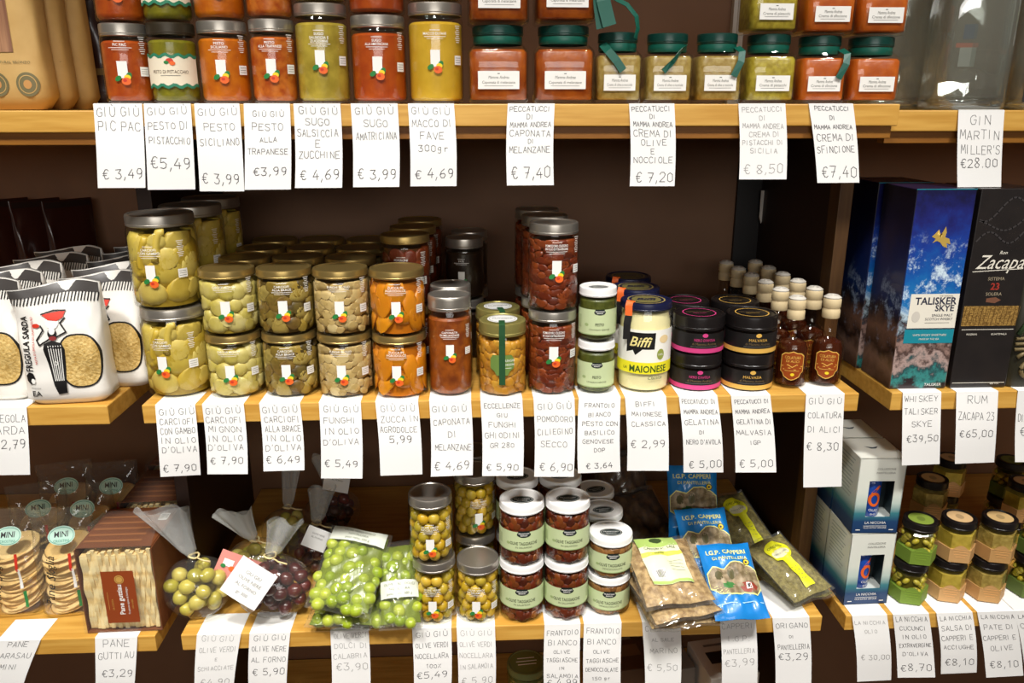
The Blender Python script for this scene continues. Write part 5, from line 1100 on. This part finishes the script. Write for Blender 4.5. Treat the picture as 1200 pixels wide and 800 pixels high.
t = put('tbb', tied_bag(.050, .060, GOL, .0105, 6, 60, 1.0, .5, filmm=FILM2), 'tied bag of green olives with a pink paper tag', 'bag', seat(292, 735, ZB, .045) + Vector((.0, .072, 0)), .2, 'tied bags of olives')
PINK = mat('pink_tag_card', (226, 140, 128), .5); D, o = hang_tag(t, (-.022, -.064, .070), .068, .046, (-.35, .45, -.15), PINK, [], 0)
D2 = Decal(lambda x, z, o_: (x, -.0030 - o_, z)); D2.rect(-.018, .006, .016, .011, WHITE, 1); D2.disc(-.010, -.001, .005, .004, ORANGE, 2); D2.disc(-.024, .0, .004, .003, GREEN, 2)
for i, tx in enumerate(('GIÙ GIÙ', 'OLIVE VERDI', 'SCHIACCIATE')): D2.text(tx, .012, .006 - i * .008, .0062, WHITE, 1, rot=.5)
D2.build('tag_print', o)
t = put('tbc', tied_bag(.046, .085, GOL, .0105, 9, 55, .6, -.15), 'tied bag of green olives standing further back in shade', 'bag', seat(300, 735, ZB, .045) + Vector((.016, .190, 0)), .3, 'tied bags of olives')
t = put('tbd', tied_bag(.060, .065, BLO, .0105, 12, 95, .8, -.45, (1, .72, .82)), 'tied bag of wine-dark olives with a white paper tag, foremost', 'bag', seat(325, 737, ZB, .042), -.1, 'tied bags of olives')
hang_tag(t, (-.016, -.050, .086), .060, .060, (-.35, .62, 0), PAPER, ['GIÙ GIÙ', 'OLIVE NERE', 'AL FORNO', 'gr 300'])
t = put('tbe', tied_bag(.050, .070, BLO, .0100, 15, 70, .8, -.2, (1, .8, .85)), 'tied bag of dark olives with a white tag behind the foremost', 'bag', seat(352, 735, ZB, .044) + Vector((.012, .115, 0)), .1, 'tied bags of olives')
hang_tag(t, (.004, -.046, .086), .040, .034, (-.4, .5, 0), PAPER, ['OLIVE NERE', 'AL FORNO'])
t = put('tbf', tied_bag(.050, .075, BLO, .0100, 18, 70, .8, .1, (1, .8, .85)), 'tied bag of dark olives with a dim tag at the back', 'bag', seat(352, 735, ZB, .044) + Vector((.016, .240, 0)), .4, 'tied bags of olives')
hang_tag(t, (.0, -.052, .128), .048, .036, (-.5, .4, 0), PAPER, ['OLIVE NERE', 'AL FORNO'])
def olive_pouch(w_, h_, th, seed, n, band, olr=.0095):
    def f():
        t = thing('olive_pouch', '', '')
        ins = lambda q: abs(q.y) < th / 2 * max(0, 1 - abs(2 * q.x / w_) ** 2.6) ** .6 * max(0, 1 - abs(2 * q.z / h_) ** 2.8) ** .6 - olr * .75 and q.z < h_ * .34
        pts = pack(ins, ((-w_ / 2, w_ / 2), (-th / 2, th / 2), (-h_ / 2, h_ / 2)), olr * 1.52, seed, n); olives_in(t, pts, BGO, olr, seed)
        b = MB(); pouch(b, w_ * .90, h_ * .88, th * .62, 0, seed); b.build('brine', mat('green_brine', (110, 124, 26), .3), t)
        b = MB(); S = pouch(b, w_, h_, th + .004, 0, seed); b.build('film_pouch', FILM, t)
        if band is not None:
            D = Decal(S, .005); LB = mat('pale_label_film', (214, 218, 204), .4); D.rect(0, band, w_ * .86, .026, LB, 2)
            for i, tx in enumerate(('OLIVE VERDI DOLCI', 'NOCELLARA', 'peso netto 500 g')): D.text(tx, 0, band + .007 - i * .007, .0055, mat('olive_print', (90, 96, 70), .5), 3, maxw=w_ * .7)
            D.build('label_band', t)
        return t
    return f
PG_ = 'pouches of bright green olives'
def lay(key, bl, px, py, Z, rot, words, cat, grp, up=0):
    q = onZ(px, py, Z); return put(key, bl, words, cat, (q.x, q.y + up, Z), group=grp, rot=rot)
r_ = math.radians
lay('opA', olive_pouch(.145, .100, .036, 5, 80, None), 418, 716, ZB + .021, (r_(-88), 0, r_(-3)), 'pouch of bright green olives lying flat at the bottom of the pile', 'pouch', PG_, .014)
lay('opB', olive_pouch(.100, .135, .038, 7, 95, .052), 410, 668, ZB + .084, (r_(-56), r_(9), r_(-8)), 'pouch of bright green olives leaning on top of the flat one', 'pouch', PG_)
lay('opC', olive_pouch(.066, .135, .034, 11, 55, -.012), 468, 684, ZB + .060, (r_(-48), 0, r_(6)), 'narrow pouch of bright green olives with a white band beside the jars', 'pouch', PG_)

# ------------------------------------------------------------------ caper and oregano packs
CAPS = mat('salted_capers', (204, 172, 120), .5, c2=(140, 108, 64), scale=110, bump=1.0, bscale=130, coat=.5); ORE = mat('dried_oregano', (150, 138, 76), .6, c2=(110, 98, 48), scale=170, bump=.9, bscale=220, coat=.4)
def caper(seed, label):
    def f():
        t = thing('caper_pouch', '', ''); w_, h_ = .118, .135
        b = MB(); S0 = pouch(b, w_ * .93, h_ * .90, .024, 0, seed, .0022); b.build('capers', CAPS, t)
        b = MB(); S = pouch(b, w_, h_, .0265, 0, seed, .0022); b.build('film_pouch', FILM, t)
        if label:
            D = Decal(S, .006); CL = mat('cream_caper_label', (232, 234, 196), .5); D.rect(-.004, .014, .066, .094, CL, 2); D.rect(-.004, .050, .066, .022, mat('leaf_green_band', (176, 204, 110), .5), 3); D.disc(-.004, .053, .011, .006, mat('dark_leaf_print', (60, 80, 40), .5), 4, 9)
            D.rect(-.004, .024, .066, .008, mat('lemon_line', (226, 226, 90), .5), 3); D.text('CAPPERI AL SALE', -.004, .035, .007, mat('dark_leaf_print', (60, 80, 40), .5), 4, maxw=.056); D.text('MARINO', -.004, .0245, .006, mat('dark_leaf_print', (60, 80, 40), .5), 4)
            D.rect(-.020, -.014, .020, .018, WHITE, 3)
            for i in range(8): D.rect(-.028 + i * .0022, -.014, .0011, .015, BLACK, 4)
            for i in range(4): D.rect(.012, .008 - i * .006, .026, .0009, GREY, 3)
            D.rect(-.004, -.030, .066, .005, mat('leaf_green_band', (176, 204, 110), .5), 3); D.build('paper_label', t)
        return t
    return f
CG = 'pouches of salted capers'
lay('cpA', caper(21, False), 790, 712, ZB + .015, (r_(-89), 0, r_(8)), 'pouch of salted capers lowest in the pile, brown contents at its edge', 'pouch', CG, .016)
lay('cpB', caper(22, False), 789, 700, ZB + .041, (r_(-85), 0, r_(14)), 'pouch of salted capers in the middle of the pile', 'pouch', CG, .016)
lay('cpC', caper(23, True), 785, 676, ZB + .076, (r_(-72), r_(3), r_(10)), 'pouch of salted capers on the pile with a cream and green label', 'pouch', CG, .016)
DKP = mat('brown_dried_fruit', (92, 62, 40), .4, c2=(60, 40, 26), scale=90, bump=.8, coat=.6)
def darkp():
    t = thing('dark_food_pouch', '', ''); b = MB(); pouch(b, .100, .115, .030, 0, 33, .003); b.build('contents', DKP, t)
    b = MB(); pouch(b, .108, .135, .034, 0, 33, .003); b.build('film_pouch', FILM, t); return t
q = onZ(748, 690, ZB); put('dkp', darkp, 'glossy dark brown pouch leaning at the back behind the white lids', 'pouch', (q.x + .01, 1.36, ZB + .075), group='dark pouches at the back', rot=(r_(-35), 0, .2))
put('dkp', darkp, 'second glossy dark pouch lying in front of the leaning one', 'pouch', (q.x + .034, 1.275, ZB + .050), group='dark pouches at the back', rot=(r_(-62), 0, .35))
BLU = mat('blue_foil_pack', (22, 128, 206), .35, bump=.1, coat=.4)
def bluep():
    t = thing('caper_packet', '', ''); b = MB(); w_, h_ = .086, .125; S = pouch(b, w_, h_, .022, 0, 41, .0022); b.build('foil_pack', BLU, t)
    D = Decal(S, .004); ST = mat('stone_photo', (176, 156, 126), .5, c2=(112, 96, 66), scale=90); LG = mat('pale_lemon_print', (236, 236, 150), .5)
    D.fan([(-.040, .010), (-.030, .020), (-.012, .016), (0, .026), (.016, .027), (.030, .020), (.040, .012), (.040, -.020), (.030, -.030), (.010, -.026), (-.012, -.028), (-.028, -.024), (-.040, -.016)], LG, 1)
    D.fan([(-.039, .008), (-.030, .018), (-.012, .014), (0, .024), (.016, .025), (.030, .018), (.039, .010), (.039, -.018), (.030, -.028), (.010, -.024), (-.012, -.026), (-.028, -.022), (-.039, -.014)], ST, 2)
    D.disc(.020, -.016, .014, .009, mat('red_stone_print', (150, 60, 44), .5), 3, 8); D.rect(.020, -.014, .008, .010, WHITE, 4); D.rect(.0195, -.014, .003, .006, BLACK, 5); D.disc(-.012, -.012, .010, .006, mat('shrub_print', (62, 124, 60), .5), 3, 7); D.disc(-.004, .006, .006, .009, mat('dark_shrub_print', (90, 84, 50), .5), 3, 8); D.disc(-.024, .004, .006, .008, mat('dark_shrub_print', (90, 84, 50), .5), 3, 8)
    D.text('I.G.P. CAPPERI', -.002, .044, .0105, LG, 2, bold=.02, maxw=.064); D.text('DI PANTELLERIA', .002, .033, .0078, LG, 2, bold=.01, maxw=.062); D.disc(.027, .026, .0055, .0055, BLACK, 3); D.disc(.027, .026, .0042, .0042, YELLOW, 4); D.disc(.027, .026, .002, .002, BLACK, 5)
    D.line([(-.036, -.042), (-.015, -.039), (.005, -.041), (.022, -.038), (.037, -.041)], .0012, mat('pale_glint_line', (170, 214, 240), .4), 2); D.build('printed_front', t); return t
BG = 'blue caper packets'
lay('blu', bluep, 858, 680, ZB + .055, (r_(-58), r_(2), r_(4)), 'blue foil packet of capers leaning at the front above its price tag', 'packet', BG)
q = onZ(858, 680, ZB + .055)
put('blu', bluep, 'blue foil packet of capers just behind the front one, half covered', 'packet', (q.x - .022, q.y + .070, ZB + .078), group=BG, rot=(r_(-52), 0, r_(2)))
put('blu', bluep, 'blue foil packet of capers furthest back, upright in shade', 'packet', (q.x - .026, q.y + .150, ZB + .112), group=BG, rot=(r_(-28), 0, r_(-4)))
def oregano():
    t = thing('oregano_pouch', '', ''); w_, h_ = .086, .130; b = MB(); pouch(b, w_ * .93, h_ * .92, .020, 0, 51, .0022); b.build('dried_oregano', ORE, t)
    b = MB(); S = pouch(b, w_, h_, .0225, 0, 51, .0022); b.build('film_pouch', FILM, t)
    D = Decal(S, .005); YL = mat('acid_yellow_label', (238, 236, 40), .5); D.rect(.002, -.018, .018, .062, YL, 2); D.disc(0, .026, .0225, .020, YL, 3, 28); D.disc(0, .020, .017, .008, mat('pale_cream_print', (232, 228, 190), .5), 4, 16); D.text('ORIGANO', 0, .034, .0064, mat('dark_leaf_print', (60, 80, 40), .5), 5); D.text('PANTELLERIA', 0, .020, .004, GREY, 5)
    for i in range(4): D.rect(.002, -.010 - i * .008, .012, .0008, GREY, 3)
    D.build('yellow_label', t); return t
OG = 'pouches of dried oregano'
lay('ore', oregano, 922, 664, ZB + .046, (r_(-72), r_(-4), r_(24)), 'pouch of dried oregano with a yellow tailed label, front one', 'pouch', OG)
q = onZ(922, 664, ZB + .040)
put('ore', oregano, 'pouch of dried oregano lying under the front one', 'pouch', (q.x + .006, q.y + .006, ZB + .0145), group=OG, rot=(r_(-88), 0, r_(20)))
put('ore', oregano, 'pouch of dried oregano with a yellow label, behind and to the left', 'pouch', (q.x - .040, q.y + .115, ZB + .058), group=OG, rot=(r_(-64), 0, r_(20)))

# ------------------------------------------------------------------ below: what shows between the bottom price tags
def pate_jar():
    t = thing('pate_jar', '', ''); jar_glass(t, .034, .078); paste(t, .034, .072, sauce('green_pate', (110, 116, 50), (90, 96, 40))); metal_lid(t, .034, .076, .013, mat('moss_lid', (118, 126, 74), .4)); D = Decal(lidtop(.0885)); D.disc(0, 0, .028, .028, mat('moss_disc', (112, 122, 64), .5), 1, 26)
    for i, wd in enumerate((.03, .036, .032)): D.rect(0, .010 - i * .008, wd, .0022, WHITE, 2)
    D.build('lid_print', t); return t
q = onZ(617, 786, ZL + .25)
for i in range(3): put('pat', pate_jar, '%s green-lidded pate jar on the bottom shelf between price tags' % ('lowest', 'middle', 'topmost')[i], 'jar', (q.x, q.y, ZL + .001 + .0895 * i), .1, 'pate jars on the bottom shelf')
for k, (px, py, words, w_, dz) in enumerate(((853, 782, 'white carton under the price tags at the right', .088, .27), (790, 775, 'grey carton beside the white one on the bottom shelf', .055, .26), (735, 775, 'brown carton on the bottom shelf behind the price tags', .09, .26))):
    q = onZ(px, py, ZL + dz); t = thing('small_carton', words, 'carton', (q.x, q.y + .03, ZL + .001), .15, 'cartons on the bottom shelf')
    MB().box(-w_ / 2, w_ / 2, -.05, .05, 0, dz - .002, 0, .0015).build('carton_body', mat('carton_%s' % ('white', 'grey', 'brown')[k], ((206, 200, 190), (120, 112, 104), (84, 58, 40))[k], .55), t)
    D = Decal(lambda x, z, o: (x, z, dz - .002 + o)); D.rect(0, 0, w_ * .6, .03, mat('carton_print_%d' % k, ((40, 34, 34), (70, 64, 60), (120, 92, 66))[k], .5), 1); D.rect(0, .032, w_ * .5, .006, GREY, 1); D.build('lid_panel', t)
